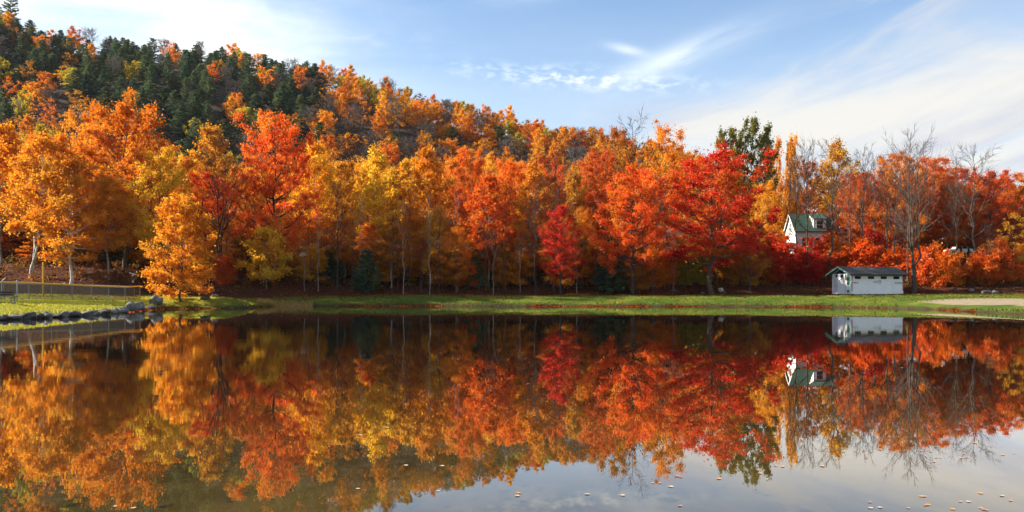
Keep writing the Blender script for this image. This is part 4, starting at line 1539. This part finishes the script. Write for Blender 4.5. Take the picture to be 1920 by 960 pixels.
def shore_pt(px):
    """distance at which the view ray through px first meets land"""
    Y = np.arange(40, 95, 0.1)
    d = lake_d(at(px, Y), Y)
    return float(Y[np.argmax(d > 0)])


def build_boulders():
    g = 'boulders edging the lawn'
    E = 'boulder in the rock edging, '
    rows = [(-6, 1.0, .5, 'dark flat %sat the left photo border' % E, 1), (8, .8, .5, 'dark small %sbelow the bench' % E, 1), (25, 1.3, .55, 'pale-topped broad %sbelow the bench leg' % E, 0),
            (44, 1.0, .6, 'dark %sright of the pale-topped broad one' % E, 1), (60, .9, .7, 'dark pointed %sbetween two pale-topped ones' % E, 1), (74, .8, .5, 'low black %sleft of the round pale-topped one' % E, 1),
            (88, 1.0, .75, 'round pale-topped %sbelow the yellow pole' % E, 0), (108, 1.1, .45, 'flat black %sright of the round pale-topped one' % E, 1), (121, .85, .7, 'pale upright %snear the thick white trunk' % E, 0),
            (137, 1.4, .65, 'long dark %sbelow the thick white trunk' % E, 1), (163, 1.5, .6, 'long low grey %sin the middle of the row' % E, 0), (179, .7, .6, 'small white-faced %sin the middle of the row' % E, 0),
            (195, 1.5, .75, 'wide dark-faced %sright of the small white-faced one' % E, 1), (214, 1.2, .8, 'rounded grey %sleft of the two tallest ones' % E, 0), (230, 1.1, .85, 'bright-topped %snext to the two tallest ones' % E, 0)]
    for i, (px, w, h, lab, dk) in enumerate(rows):
        Y = shore_pt(px)
        rock(px, Y + 0.05, w, h, i % 7, STONE_D if dk else STONE, lab, g)
    rock(246, shore_pt(246) + .2, 1.25, 1.5, 2, STONE, 'tallest upright grey boulder near the end of the rock edging', g, sink=0.25)
    rock(263, shore_pt(263) + .2, 1.3, 1.3, 4, STONE, 'second tallest boulder, pale and rounded, leaning on the tallest upright one', g, sink=0.25)
    rock(281, shore_pt(281) + .1, 1.4, .7, 5, STONE_D, 'low dark boulder in front of the pale end boulder', g)
    rock(293, shore_pt(293) + 1.5, 1.6, 1.5, 6, STONE, 'big pale boulder at the very end of the rock edging', g, sink=0.25)
    rock(384, 80.6, 1.5, .7, 3, STONE_D, 'dark boulder half buried in the grassy hump', g)
    rock(402, 82.4, 1.0, .4, 1, STONE, 'small grey boulder on the grassy hump', g)
    # loose stones on the bank under the scarlet maple
    b = 'stones on the leafy bank'
    rock(1352, 101.5, 1.1, 0.85, 4, principled('stone_pale', (0.46, 0.43, 0.38), 0.9, 0.3, 3, 0.4), 'pale boulder on a small block right of the forked trunk', b, sink=0.05)
    rock(1357, 100.7, .75, .6, 1, STONE_D, 'small dark block in front of the pale boulder by the forked trunk', b, sink=0.2)
    rock(1318, 99.6, 1.0, .6, 2, STONE_D, 'dark boulder at the left foot of the forked trunk', b)
    rock(1224, 103, 1.3, .8, 5, STONE_D, 'dark boulder on the bank right of the leaning twin trunks', b)
    rock(1252, 105.5, 1.9, 1.0, 0, STONE_D, 'broad dark boulder in the old stone row below the cottage', b)
    rock(1276, 106, 1.6, .9, 3, STONE_D, 'rounded dark boulder at the right of the old stone row', b)
    rock(1262, 101.5, 1.2, .7, 6, STONE_D, 'low dark boulder in the leaf litter below the old stone row', b)
    rock(1372, 104.5, .7, .5, 2, STONE, 'small grey stone behind the pale boulder', b)
    rock(1396, 105.5, .7, .45, 5, STONE, 'small grey stone under the golden shrub', b)
    rock(1822, 99, 1.0, .8, 1, STONE, 'grey boulder on the bank left of the flat pale one', b)
    rock(1848, 97.6, 1.7, .7, 4, STONE, 'flat pale boulder on the bank near the right edge', b)
    rock(1866, 97.0, 1.2, .8, 6, STONE, 'rounded pale boulder right of the flat one near the right edge', b)
    rock(1790, 100.0, .9, .7, 3, STONE_D, 'dark boulder on the shaded bank right of the big bare tree', b)


build_boulders()

# ------------------------------------------------------------------ fences, poles, bench on the ball field
GALV = principled('galvanised', (0.30, 0.31, 0.32), 0.5, 0.1, 3, metal=0.6)
YELLOW = principled('yellow_paint', (0.50, 0.28, 0.03), 0.5, 0.12, 2)
CAPM = principled('fence_cap', (0.80, 0.44, 0.10), 0.5, 0.1, 2)
WHITE = principled('white_paint', (0.78, 0.76, 0.72), 0.6, 0.06, 2, 0.1, 30)
TIMBER = principled('bench_timber', (0.050, 0.045, 0.045), 0.8, 0.3, 4, 0.2)


def mesh_fabric(name, col, op):
    m = bpy.data.materials.new(name)
    m.use_nodes = True
    t = NT(m.node_tree)
    d = t.n('ShaderNodeBsdfDiffuse')
    d.inputs[0].default_value = tuple(col) + (1,)
    tr = t.n('ShaderNodeBsdfTransparent')
    mx = t.n('ShaderNodeMixShader')
    mx.inputs[0].default_value = op
    t.link(tr.outputs[0], mx.inputs[1])
    t.link(d.outputs[0], mx.inputs[2])
    o = t.n('ShaderNodeOutputMaterial')
    t.link(mx.outputs[0], o.inputs[0])
    return m


LINK = mesh_fabric('chain_link', (0.13, 0.115, 0.10), 0.62)
SCREEN = mesh_fabric('wind_screen', (0.035, 0.045, 0.06), 0.88)


def build_fence():
    pts = [np.array([-37.4, 44.0]) + (np.array([-36.4, 78.4]) - np.array([-37.4, 44.0])) * f for f in np.linspace(0, 1, 13)]
    f = thing('chain_link_fence', 'long low chain-link fence with an orange-yellow top cap along the lawn', 'fence', (pts[0][0], pts[0][1], 0))
    base = np.array([0, 0, 0.0])
    o = np.array([pts[0][0], pts[0][1], 0])
    zs = [z1(*p) for p in pts]
    tops = [z + 1.3 for z in zs]
    p3 = [np.array([p[0], p[1], 0]) - o for p in pts]
    MB().tube([q + (0, 0, t) for q, t in zip(p3, tops)], 0.07, 8).build('top_cap', CAPM, f)
    MB().tube([q + (-.03, 0, z + .06) for q, z in zip(p3, zs)], 0.018, 6).build('bottom_rail', GALV, f)
    for q, z in zip(p3, zs):
        MB().tube([q + (-.05, 0, z - .3), q + (-.05, 0, z + 1.25)], 0.035, 8).build('post', GALV, f)
    v, fc = [], []
    for i, (q, z) in enumerate(zip(p3, zs)):
        v += [tuple(q + (0, 0, z + 0.05)), tuple(q + (0, 0, z + 1.27))]
        if i:
            k = 2 * i
            fc.append((k - 2, k, k + 1, k - 1))
    MB().add(v, fc).build('mesh_panel', LINK, f)
    # second fence behind it, across the field
    xs = np.linspace(-58, -39.2, 8)
    y0 = 83.0
    z0 = [z1(x, y0) for x in xs]
    g = thing('chain_link_fence', 'short grey-railed fence with a dark screen panel behind the long fence', 'fence', (xs[0], y0, 0))
    MB().tube([(x - xs[0], 0, z + 1.05) for x, z in zip(xs, z0)], 0.035, 8).build('top_rail', GALV, g)
    for x, z in zip(xs, z0):
        MB().tube([(x - xs[0], .05, z - .3), (x - xs[0], .05, z + 1.02)], 0.03, 8).build('post', GALV, g)
    v, fc = [], []
    for i, (x, z) in enumerate(zip(xs, z0)):
        v += [(x - xs[0], 0.0, z + .03), (x - xs[0], 0.0, z + 1.03)]
        if i and i < 7:
            fc.append((2 * i - 2, 2 * i, 2 * i + 1, 2 * i - 1))
    MB().add(v[:14], fc).build('mesh_panel', LINK, g)
    MB().add(v[12:], [(0, 2, 3, 1)]).build('screen_panel', SCREEN, g)
    # end post of the long fence
    x, y = at(81, 71), 71
    zg = z1(x, y)
    p = thing('foul_pole', 'yellow pole standing behind the long fence', 'pole', (x, y, zg))
    MB().tube([(0, 0, -.4), (0, 0, 3.05 - .02)], 0.08, 12).build('pole', YELLOW, p)
    MB().tube([(0, 0, 3.03), (0, 0, 3.07)], [0.088, 0.06], 12).build('cap', YELLOW, p)
    for px, lab in ((32, 'grey steel post with a cap beside the bench, in front of the long fence'), (3, 'grey steel post with a bent arm at the left photo border')):
        Y = 57.5
        x = at(px, Y)
        zg = z1(x, Y)
        h = (HOR - 528) / F * Y + EYE - zg
        p = thing('steel_post', lab, 'post', (x, Y, zg))
        MB().tube([(0, 0, -.4), (0, 0, h)], 0.045, 10).build('pole', GALV, p)
        if px == 32:
            MB().tube([(0, 0, h), (0, 0, h + .05), (0, 0, h + .1)], [.075, .07, .03], 10).build('cap', GALV, p)
        else:
            MB().tube([(0, 0, h - .05), (.1, 0, h + .1), (.28, 0, h + .25)], .04, 8).build('arm', GALV, p)
    # bench
    Y = 54.2
    x = at(27, Y)
    zg = z1(x - .6, Y)
    b = thing('park_bench', 'dark wooden bench on the lawn at the left photo border', 'bench', (x, Y, zg))
    MB().box(-1.9, 0, -.04, .0, .48, .62).box(-1.9, 0, -.03, .01, .65, .80).build('backrest', TIMBER, b, bevel=.008)
    s = MB()
    for k in range(3):
        s.box(-1.9, 0, .03 + k * .14, .15 + k * .14, .40, .44)
    s.build('seat', TIMBER, b, bevel=.006)
    for xx in (-.22, -1.62):
        m = MB().box(xx - .035, xx + .035, -.03, .03, -.2, .46).box(xx - .035, xx + .035, .36, .42, -.2, .395).box(xx - .03, xx + .03, .032, .358, .33, .395)
        m.build('leg', GALV, b)
    # little white marker on the bank
    x, y = at(249, 93.0), 93.0
    zg = z1(x, y)
    p = thing('marker_post', 'short white post with a tilted top on the leafy bank', 'post', (x, y, zg))
    MB().box(-.07, .07, -.07, .07, -.3, .95).build('post', WHITE, p, bevel=.01)
    MB().prism([(-.42, 1.12), (.36, .90), (.38, .97), (-.40, 1.20)], -.05, .05, 'y').build('top_board', WHITE, p)


build_fence()

# ------------------------------------------------------------------ buildings
DARK = principled('opening_dark', (0.012, 0.012, 0.014), 0.9)
GREEN = principled('green_paint', (0.020, 0.22, 0.085), 0.55, 0.12, 3)
MINT = principled('mint_paint', (0.33, 0.56, 0.40), 0.6, 0.1, 3)
REDT = principled('red_trim', (0.36, 0.09, 0.09), 0.7, 0.15, 3)
INK = principled('sign_ink', (0.10, 0.045, 0.075), 0.7)
NAVY = principled('sign_navy', (0.02, 0.022, 0.05), 0.7)


def siding(name, col, course, groove=0.25):
    m = bpy.data.materials.new(name)
    m.use_nodes = True
    t = NT(m.node_tree)
    tc = t.n('ShaderNodeTexCoord')
    sep = t.n('ShaderNodeSeparateXYZ', i_0=tc.outputs['Object'])
    z = sep.outputs[2]
    fr = t.m('FRACT', t.m('DIVIDE', z, course))
    gro = t.m('LESS_THAN', fr, 0.08)
    n = t.noise(tc.outputs['Object'], 1.4, 5, 0.65)
    c = t.mix(t.sstep(n, 0.35, 0.75), col, tuple(x * 0.9 for x in col))
    p = t.n('ShaderNodeBsdfPrincipled')
    t.link(t.mix(t.m('MULTIPLY', gro, groove), c, (0.2, 0.2, 0.2)), p.inputs['Base Color'])
    p.inputs['Roughness'].default_value = 0.7
    b = t.n('ShaderNodeBump')
    b.inputs['Strength'].default_value = 0.5
    b.inputs['Distance'].default_value = 0.02
    t.link(fr, b.inputs['Height'])
    t.link(b.outputs[0], p.inputs['Normal'])
    o = t.n('ShaderNodeOutputMaterial')
    t.link(p.outputs[0], o.inputs[0])
    return m


def shingle(name, a, b_, row=0.16):
    m = bpy.data.materials.new(name)
    m.use_nodes = True
    t = NT(m.node_tree)
    tc = t.n('ShaderNodeTexCoord')
    br = t.n('ShaderNodeTexBrick')
    t.link(tc.outputs['Object'], br.inputs['Vector'])
    br.inputs['Color1'].default_value = a + (1,)
    br.inputs['Color2'].default_value = b_ + (1,)
    br.inputs['Mortar'].default_value = tuple(x * 0.4 for x in a) + (1,)
    br.inputs['Scale'].default_value = 1.0
    br.inputs['Brick Width'].default_value = 0.33
    br.inputs['Row Height'].default_value = row
    br.inputs['Mortar Size'].default_value = 0.012
    n = t.noise(tc.outputs['Object'], 1.1, 4, 0.6)
    mul = t.mix(t.sstep(n, 0.3, 0.7), br.outputs[0], tuple(x * 0.7 for x in a))
    p = t.n('ShaderNodeBsdfPrincipled')
    t.link(mul, p.inputs['Base Color'])
    p.inputs['Roughness'].default_value = 0.9
    o = t.n('ShaderNodeOutputMaterial')
    t.link(p.outputs[0], o.inputs[0])
    return m


def text(name, s, size, m, parent, loc, width=None):
    cu = bpy.data.curves.new(name, 'FONT')
    cu.body = s
    cu.size = size
    cu.extrude = 0.004
    tmp = bpy.data.objects.new('tmp_text', cu)
    COL.objects.link(tmp)
    bpy.context.view_layer.update()
    me = bpy.data.meshes.new_from_object(tmp.evaluated_get(bpy.context.evaluated_depsgraph_get()))
    bpy.data.objects.remove(tmp)
    bpy.data.curves.remove(cu)
    me.materials.clear()
    me.materials.append(m)
    xs = [v.co.x for v in me.vertices]
    if width:
        k = width / (max(xs) - min(xs))
        for v in me.vertices:
            v.co.x *= k
    o = link(name, me, parent, loc)
    o.rotation_euler = (R(90), 0, 0)
    return o


def build_restroom():
    x0, y0 = 41.2, 97.0
    zg = min(z1(x0, y0), z1(x0 + 6, y0)) - 0.02
    L, D, H = 7.5, 3.6, 2.56
    b = thing('restroom_building', 'small white restroom building with a grey roof at the lake shore', 'building', (x0, y0, zg), R(16))
    wm = siding('white_block', (0.86, 0.86, 0.87), 0.4, 0.08)
    pk = 0.80
    # four walls, the gable ends carried up to the ridge
    MB().prism([(0, -.4), (D, -.4), (D, H), (D / 2, H + pk), (0, H)], 0, L, 'x').build('wall', wm, b)
    MB().box(-.03, L + .03, -.035, -.002, -.4, .46).build('plinth', wm, b)
    rm = shingle('roof_felt', (0.095, 0.085, 0.078), (0.14, 0.125, 0.11), 0.2)
    ov, ex, th = 0.48, 0.62, 0.09
    s = pk / (D / 2)
    for sg, nm in ((0, 'roof'), (1, 'roof')):
        if sg == 0:
            p = [(-ov, H - ov * s + .03), (D / 2, H + pk + .03), (D / 2, H + pk + .03 + th), (-ov, H - ov * s + .03 + th)]
        else:
            p = [(D + ov, H - ov * s + .03), (D / 2 + .003, H + pk + .03), (D / 2 + .003, H + pk + .03 + th), (D + ov, H - ov * s + .03 + th)]
        MB().prism(p, -ex, L + ex * .9, 'x').build(nm, rm, b)
    MB().box(-ex, L + ex * .9, -ov - .03, -ov - .003, H - ov * s - .02, H - ov * s + .12).build('fascia', DARK, b)
    for sg in (0, 1):
        y_a, y_b = (-ov, D / 2) if sg == 0 else (D + ov, D / 2)
        p = [(y_a, H - ov * s - .05), (y_b, H + pk - .05), (y_b, H + pk + .14), (y_a, H - ov * s + .14)]
        MB().prism(p, -ex - .04, -ex - .003, 'x').build('bargeboard', MINT, b)
    MB().prism([(.25, H + .02), (D - .25, H + .02), (D / 2, H + pk - .12)], -.03, -.003, 'x').build('gable_void_shade', DARK, b)  # dark sheet painted in for the shaded void under the gable roof
    MB().prism([(.06, H - .02), (.9, H - .02), (.9, H + .22)], -.045, -.031, 'x').build('gable_bracket', GREEN, b)
    for fr in (.057, .310, .559, .808):
        v = MB().box(fr * L, (fr + .117) * L, -.02, -.003, H * .75, H * .882).build('vent_window', DARK, b)
        MB().box(fr * L - .04, (fr + .117) * L + .04, -.03, -.0035, H * .75 - .05, H * .75 - .003).build('sill', wm, v)
    text('lettering', 'MENS', .28, INK, b, (.012 * L + .03, -.012, H * .53), .105 * L)
    text('lettering', 'WOMENS', .28, INK, b, (.832 * L, -.012, H * .525), .155 * L)
    sg = MB().box(.418 * L, .500 * L, -.012, -.003, H * .585, H * .607)
    ring = [(math.cos(a) * .21 + .535 * L, -.008, math.sin(a) * .21 + H * .62) for a in np.linspace(0, 2 * math.pi, 25)]
    sg.tube(ring, .022, 6)
    sg.tube([(.535 * L - .13, -.008, H * .62 - .02), (.535 * L - .04, -.008, H * .62 + .08), (.535 * L + .03, -.008, H * .62 - .03), (.535 * L + .13, -.008, H * .62 + .05)], .02, 6)
    sg.build('sign_emblem', NAVY, b)
    text('lettering', 'NO', .13, NAVY, b, (.448 * L, -.012, H * .635))
    # gable end that faces the sun
    MB().box(-.05, -.003, .42, .86, H * .46, H * .83).build('shutter', GREEN, b)
    MB().box(-.04, -.003, .44, .82, H * .10, H * .23).build('vent', GREEN, b)
    MB().box(-.02, -.003, 1.55, 1.95, H * .82, H * .97).build('vent_window', DARK, b)
    dr = MB().box(-.03, -.003, 2.55, 3.3, -.1, H * .80).build('door', principled('door_grey', (.62, .60, .58), .7, .1, 3), b)
    MB().box(-.06, -.031, 2.66, 2.72, H * .38, H * .42).build('handle', GALV, dr)
    MB().box(-.025, -.003, 2.55, 2.95, H * .83, H * .97).build('vent_window', DARK, b)
    MB().box(-.09, -.003, 1.02, 1.14, -.3, H * .99).build('corner_post', principled('post_cream', (.72, .62, .48), .7), b)
    MB().box(-.035, .07, -.04, -.0025, .462, H * .98).build('corner_trim', REDT, b)
    MB().box(L - .06, L + .02, -.025, -.0025, .462, H * .98).build('corner_trim', REDT, b)


def build_house():
    x0, y0 = 53.2, 150.0
    zg = z1(x0 + 3, y0 + 2) - .3
    ze, zr = 13.15 - zg, 16.25 - zg
    L, D = 7.9, 5.6
    h = thing('white_house', 'white gabled house with a green roof among the trees', 'house', (x0, y0, zg))
    wm = siding('white_clapboard', (0.72, 0.70, 0.66), 0.15, 0.25)
    gr = shingle('green_shingle', (0.028, 0.075, 0.050), (0.042, 0.10, 0.062))
    MB().prism([(0, -.5), (D, -.5), (D, ze), (D / 2, zr - .1), (0, ze)], 0, L, 'x').build('wall', wm, h)
    s = (zr - ze) / (D / 2)
    for a in (0, 1):
        y_a = -.35 if a == 0 else D + .35
        y_m = D / 2 - .002 if a == 0 else D / 2 + .002
        p = [(y_a, ze - .35 * s), (y_m, zr), (y_m, zr + .12), (y_a, ze - .35 * s + .12)]
        MB().prism(p, -.35, L + .35, 'x').build('roof', gr, h)
        p = [(y_a, ze - .35 * s - .10), (y_m, zr - .10), (y_m, zr + .16), (y_a, ze - .35 * s + .16)]
        MB().prism(p, -.42, -.353, 'x').build('bargeboard', WHITE, h)
    glass = principled('window_glass', (.03, .035, .04), .15, spec=.6)
    for yy, zz in ((D / 2, ze - .1), (1.4, 1.2), (4.2, 1.2)):
        w = MB().box(-.05, -.003, yy - .45, yy + .45, zz, zz + 1.5).build('window', glass, h)
        m = MB()
        for q in (yy - .5, yy - .03, yy + .45):
            m.box(-.08, -.051, q, q + .06, zz - .05, zz + 1.55)
        for q in (zz - .05, zz + .72, zz + 1.5):
            m.box(-.085, -.0515, yy - .52, yy + .53, q, q + .06)
        m.build('frame', WHITE, w)
    for xx in (1.2, 3.6, 6.0):
        w = MB().box(xx, xx + .9, -.05, -.003, 2.0, 3.5).build('window', glass, h)
        MB().box(xx - .06, xx, -.08, -.0035, 1.95, 3.55).box(xx + .9, xx + .96, -.08, -.0035, 1.95, 3.55).box(xx - .06, xx + .96, -.081, -.004, 3.551, 3.62).box(xx - .1, xx + 1.0, -.1, -.004, 1.87, 1.949).build('frame', WHITE, w)
    # dormer
    xd0, xd1 = 3.45, 5.75
    zt_, zb = ze + 2.05, ze + .1
    MB().prism([(.25, zb - .2), (.25, zt_), (D / 2 - .15, zr - .1), (D / 2 - .3, zr - .6)], xd0, xd1, 'x').build('dormer_wall', wm, h)
    MB().prism([(-.0, zt_ - .02), (D / 2 - .1, zr + .02), (D / 2 - .1, zr + .13), (-.0, zt_ + .1)], xd0 - .15, xd1 + .15, 'x').build('dormer_roof', gr, h)
    w = MB().box(xd0 + .55, xd1 - .6, .2, .247, zb + .15, zt_ - .28).build('window', glass, h)
    MB().box(xd0 + .45, xd0 + .549, .17, .246, zb + .05, zt_ - .2).box(xd1 - .599, xd1 - .5, .17, .246, zb + .05, zt_ - .2).box(xd0 + .55, xd1 - .6, .17, .246, zt_ - .279, zt_ - .2).box(xd0 + .55, xd1 - .6, .175, .199, zb + .82, zb + .88).build('frame', WHITE, w)
    # porch in front of the gable
    for yy in (.3, 2.6, 5.0):
        MB().box(-1.75, -1.6, yy, yy + .15, -.6, 2.5).build('porch_post', WHITE, h)
    MB().box(-1.95, -.003, .1, D - .1, 2.51, 2.68).build('porch_roof', WHITE, h)


def build_cottage():
    Y = 126.0
    x0 = at(1243, Y)
    zg = z1(x0 + 2, Y)
    h = thing('cottage', 'small pale cottage with a grey roof half hidden behind the scarlet maple', 'house', (x0, Y, zg))
    wm = siding('cream_wall', (0.58, 0.50, 0.40), 0.2, 0.2)
    L, D = 4.4, 4.0
    zt_ = (HOR - 440) / F * Y + EYE - zg
    MB().prism([(0, -.5), (L, -.5), (L, zt_), (L / 2, zt_ + 1.2), (0, zt_)], 0, D, 'y').build('wall', wm, h)
    rm = shingle('grey_shingle', (0.20, 0.19, 0.18), (0.26, 0.25, 0.24))
    for a in (0, 1):
        xa, xm = (-.5, L / 2 - .002) if a == 0 else (L + .5, L / 2 + .002)
        s = 1.2 / (L / 2)
        p = [(xa, zt_ - .5 * s), (xm, zt_ + 1.2), (xm, zt_ + 1.35), (xa, zt_ - .5 * s + .15)]
        MB().prism(p, -.6, D + .5, 'y').build('roof', rm, h)
        p = [(xa, zt_ - .5 * s - .05), (xm, zt_ + 1.15), (xm, zt_ + 1.38), (xa, zt_ - .5 * s + .18)]
        MB().prism(p, -.68, -.603, 'y').build('bargeboard', WHITE, h)
    for xx, w_ in ((.45, .9), (2.0, .75), (3.35, .7)):
        w = MB().box(xx, xx + w_, -.03, -.003, zt_ - 1.9, zt_ - .25).build('window', DARK, h)
        MB().box(xx - .08, xx - .001, -.06, -.0035, zt_ - 1.95, zt_ - .2).box(xx + w_ + .001, xx + w_ + .08, -.06, -.0035, zt_ - 1.95, zt_ - .2).build('frame', WHITE, w)


build_restroom()
build_house()
build_cottage()


# ------------------------------------------------------------------ road, car, utility pole
def build_road():
    am = principled('road_gravel', (0.17, 0.135, 0.10), 0.95, 0.25, 1.5, 0.3)
    xs = np.linspace(56, 150, 48)
    v, f = [], []
    for i, x in enumerate(xs):
        for y in (131.5, 134.0, 136.5):
            v.append((x, y, z1(x, y) + 0.22))
        if i:
            k = 3 * i
            f += [(k - 3, k, k + 1, k - 2), (k - 2, k + 1, k + 2, k - 1)]
    o = MB().add(v, f).build('road', am)
    tag(o, kind='structure')
    # parked white car
    x, y = at(1797, 134.0), 134.0
    zg = z1(x, y) + 0.24
    c = thing('parked_car', 'white car on the road behind the orange shrubs', 'car', (x, y, zg))
    paint = principled('car_white', (.75, .75, .75), .3, spec=.5)
    prof = [(-2.1, .35), (-2.12, .75), (-1.95, .92), (-1.1, .98), (-.5, 1.42), (.85, 1.45), (1.5, 1.0), (2.0, .92), (2.12, .6), (2.08, .35)]
    MB().prism(prof, -.82, .82, 'y').build('body', paint, c, bevel=.06)
    for sgn in (-1, 1):
        ya, yb = sorted((sgn * .823, sgn * .832))
        MB().prism([(-.92, 1.0), (-.42, 1.36), (.15, 1.38), (.15, 1.0)], ya, yb, 'y').build('window', DARK, c)
        MB().prism([(.22, 1.0), (.22, 1.38), (.80, 1.38), (1.28, 1.02)], ya, yb, 'y').build('window', DARK, c)
        for xx in (-1.3, 1.3):
            w = MB().tube([(xx, sgn * .66, .32), (xx, sgn * .85, .32)], .32, 16).build('wheel', principled('tyre', (.02, .02, .02), .9), c)
            MB().tube([(xx, sgn * .84, .32), (xx, sgn * .865, .32)], .18, 12).build('rim', GALV, w)
    # utility pole
    x, y = at(1904, 119.0), 119.0
    zg = z1(x, y)
    h = (HOR - 358) / F * y + EYE - zg
    p = thing('utility_pole', 'wooden utility pole with a pale crossarm among the red trees', 'utility pole', (x, y, zg))
    MB().tube([(0, 0, -.5), (0, 0, h)], [.16, .10], 10).build('pole', principled('pole_wood', (.20, .165, .13), .9, .3, 4), p)
    MB().prism([(-.55, h - .62), (.85, h - .30), (.85, h - .16), (-.55, h - .48)], -.2, -.105, 'y').build('crossarm', WHITE, p)
    for q in (-.45, .1, .7):
        z = h - .48 + (q + .55) * .229
        MB().tube([(q, -.15, z), (q, -.15, z + .16), (q, -.15, z + .22)], [.03, .055, .03], 8).build('insulator', WHITE, p)


build_road()


# ------------------------------------------------------------------ leaves floating on the lake
def build_floating():
    spots = [(671, 917, 0), (761, 873, 0), (829, 874, 0), (675, 816, 0), (726, 802, 0), (821, 921, 0), (972, 925, 1), (970, 930, 0), (1101, 927, 0), (1167, 929, 0), (216, 950, 0), (250, 953, 1),
             (1224, 906, 0), (1237, 906, 1), (1258, 913, 0), (1270, 893, 2), (1348, 898, 1), (1275, 949, 2), (1276, 895, 2), (1425, 888, 1), (1455, 874, 1), (1467, 875, 1), (1438, 899, 0), (1543, 875, 1), (1541, 874, 0),
             (1650, 843, 1), (1727, 846, 2), (1745, 847, 2), (1755, 858, 1), (1763, 858, 1), (1752, 866, 1), (1808, 845, 1), (1803, 859, 1), (1814, 858, 2), (1832, 837, 1), (1828, 831, 2), (1880, 853, 1), (1902, 851, 2),
             (1631, 942, 2), (1632, 953, 0), (1650, 952, 0), (1728, 931, 1), (1733, 931, 1), (1735, 948, 2), (1740, 947, 1), (1801, 941, 1), (1816, 941, 0), (1838, 925, 1), (1839, 953, 1), (1845, 956, 2), (1850, 957, 2), (1895, 939, 1),
             (1703, 953, 1), (1786, 955, 1), (1879, 930, 0), (1620, 700, 0), (1690, 690, 0), (1840, 650, 0), (1160, 735, 0), (990, 720, 0)]
    mats = [principled('leaf_pale', (.48, .38, .28), .6, .2, 9), principled('leaf_orange', (.62, .27, .09), .6, .2, 9), principled('leaf_rose', (.55, .17, .13), .6, .2, 9)]
    names = ['pale tan', 'orange', 'rosy red']
    rnd = random.Random(9)
    meshes = []
    for m in mats:
        row = []
        for k in range(2):
            rr = random.Random(k)
            pts = []
            n = 26
            for i in range(n):
                a = 2 * math.pi * i / n
                lobes = 0.62 + 0.38 * abs(math.cos(2.5 * a)) ** 0.8
                pts.append((math.cos(a) * lobes * (1 + rr.uniform(-.08, .08)), math.sin(a) * lobes * .9))
            v = [(0, 0, 0.02)] + [(x, y, 0.10 * (x * x) + 0.05 * rr.random() + .12 * max(0, y) ** 2) for x, y in pts]
            f = [(0, 1 + i, 1 + (i + 1) % n) for i in range(n)]
            v += [(-1.0, 0.02, .02), (-1.55, .12, .06), (-1.53, .18, .06), (-.95, .09, .02)]
            f += [(n + 1, n + 2, n + 3, n + 4)]
            me = bpy.data.meshes.new('floating_leaf')
            me.from_pydata(v, [], f)
            me.materials.append(m)
            me.update()
            row.append(me)
        meshes.append(row)
    for px, py, c in spots:
        Y = F * EYE / (py - HOR)
        x = at(px, Y)
        o = link('floating_leaf', meshes[c][rnd.randrange(2)])
        s = rnd.uniform(.015, .028) * (1 + max(0, Y - 8) * .05)
        o.location = (x, Y, 0.004)
        o.scale = (s, s, s)
        o.rotation_euler = (0, 0, rnd.random() * 6.28)
        if px < 400:
            where = 'near the bottom left corner, over the brown shallows'
        elif px < 900:
            where = 'on the reflection of the hill left of the middle'
        elif px < 1200:
            where = 'on the reflected blue sky in the middle'
        elif px < 1480:
            where = 'below the reflected scarlet maple and poplar'
        elif py < 870:
            where = 'among the reflected bare twigs on the right'
        else:
            where = 'near the bottom right corner, on reflected cloud'
        tag(o, '%s fallen leaf floating %s' % (names[c], where), 'leaf', 'leaves floating on the lake')


build_floating()
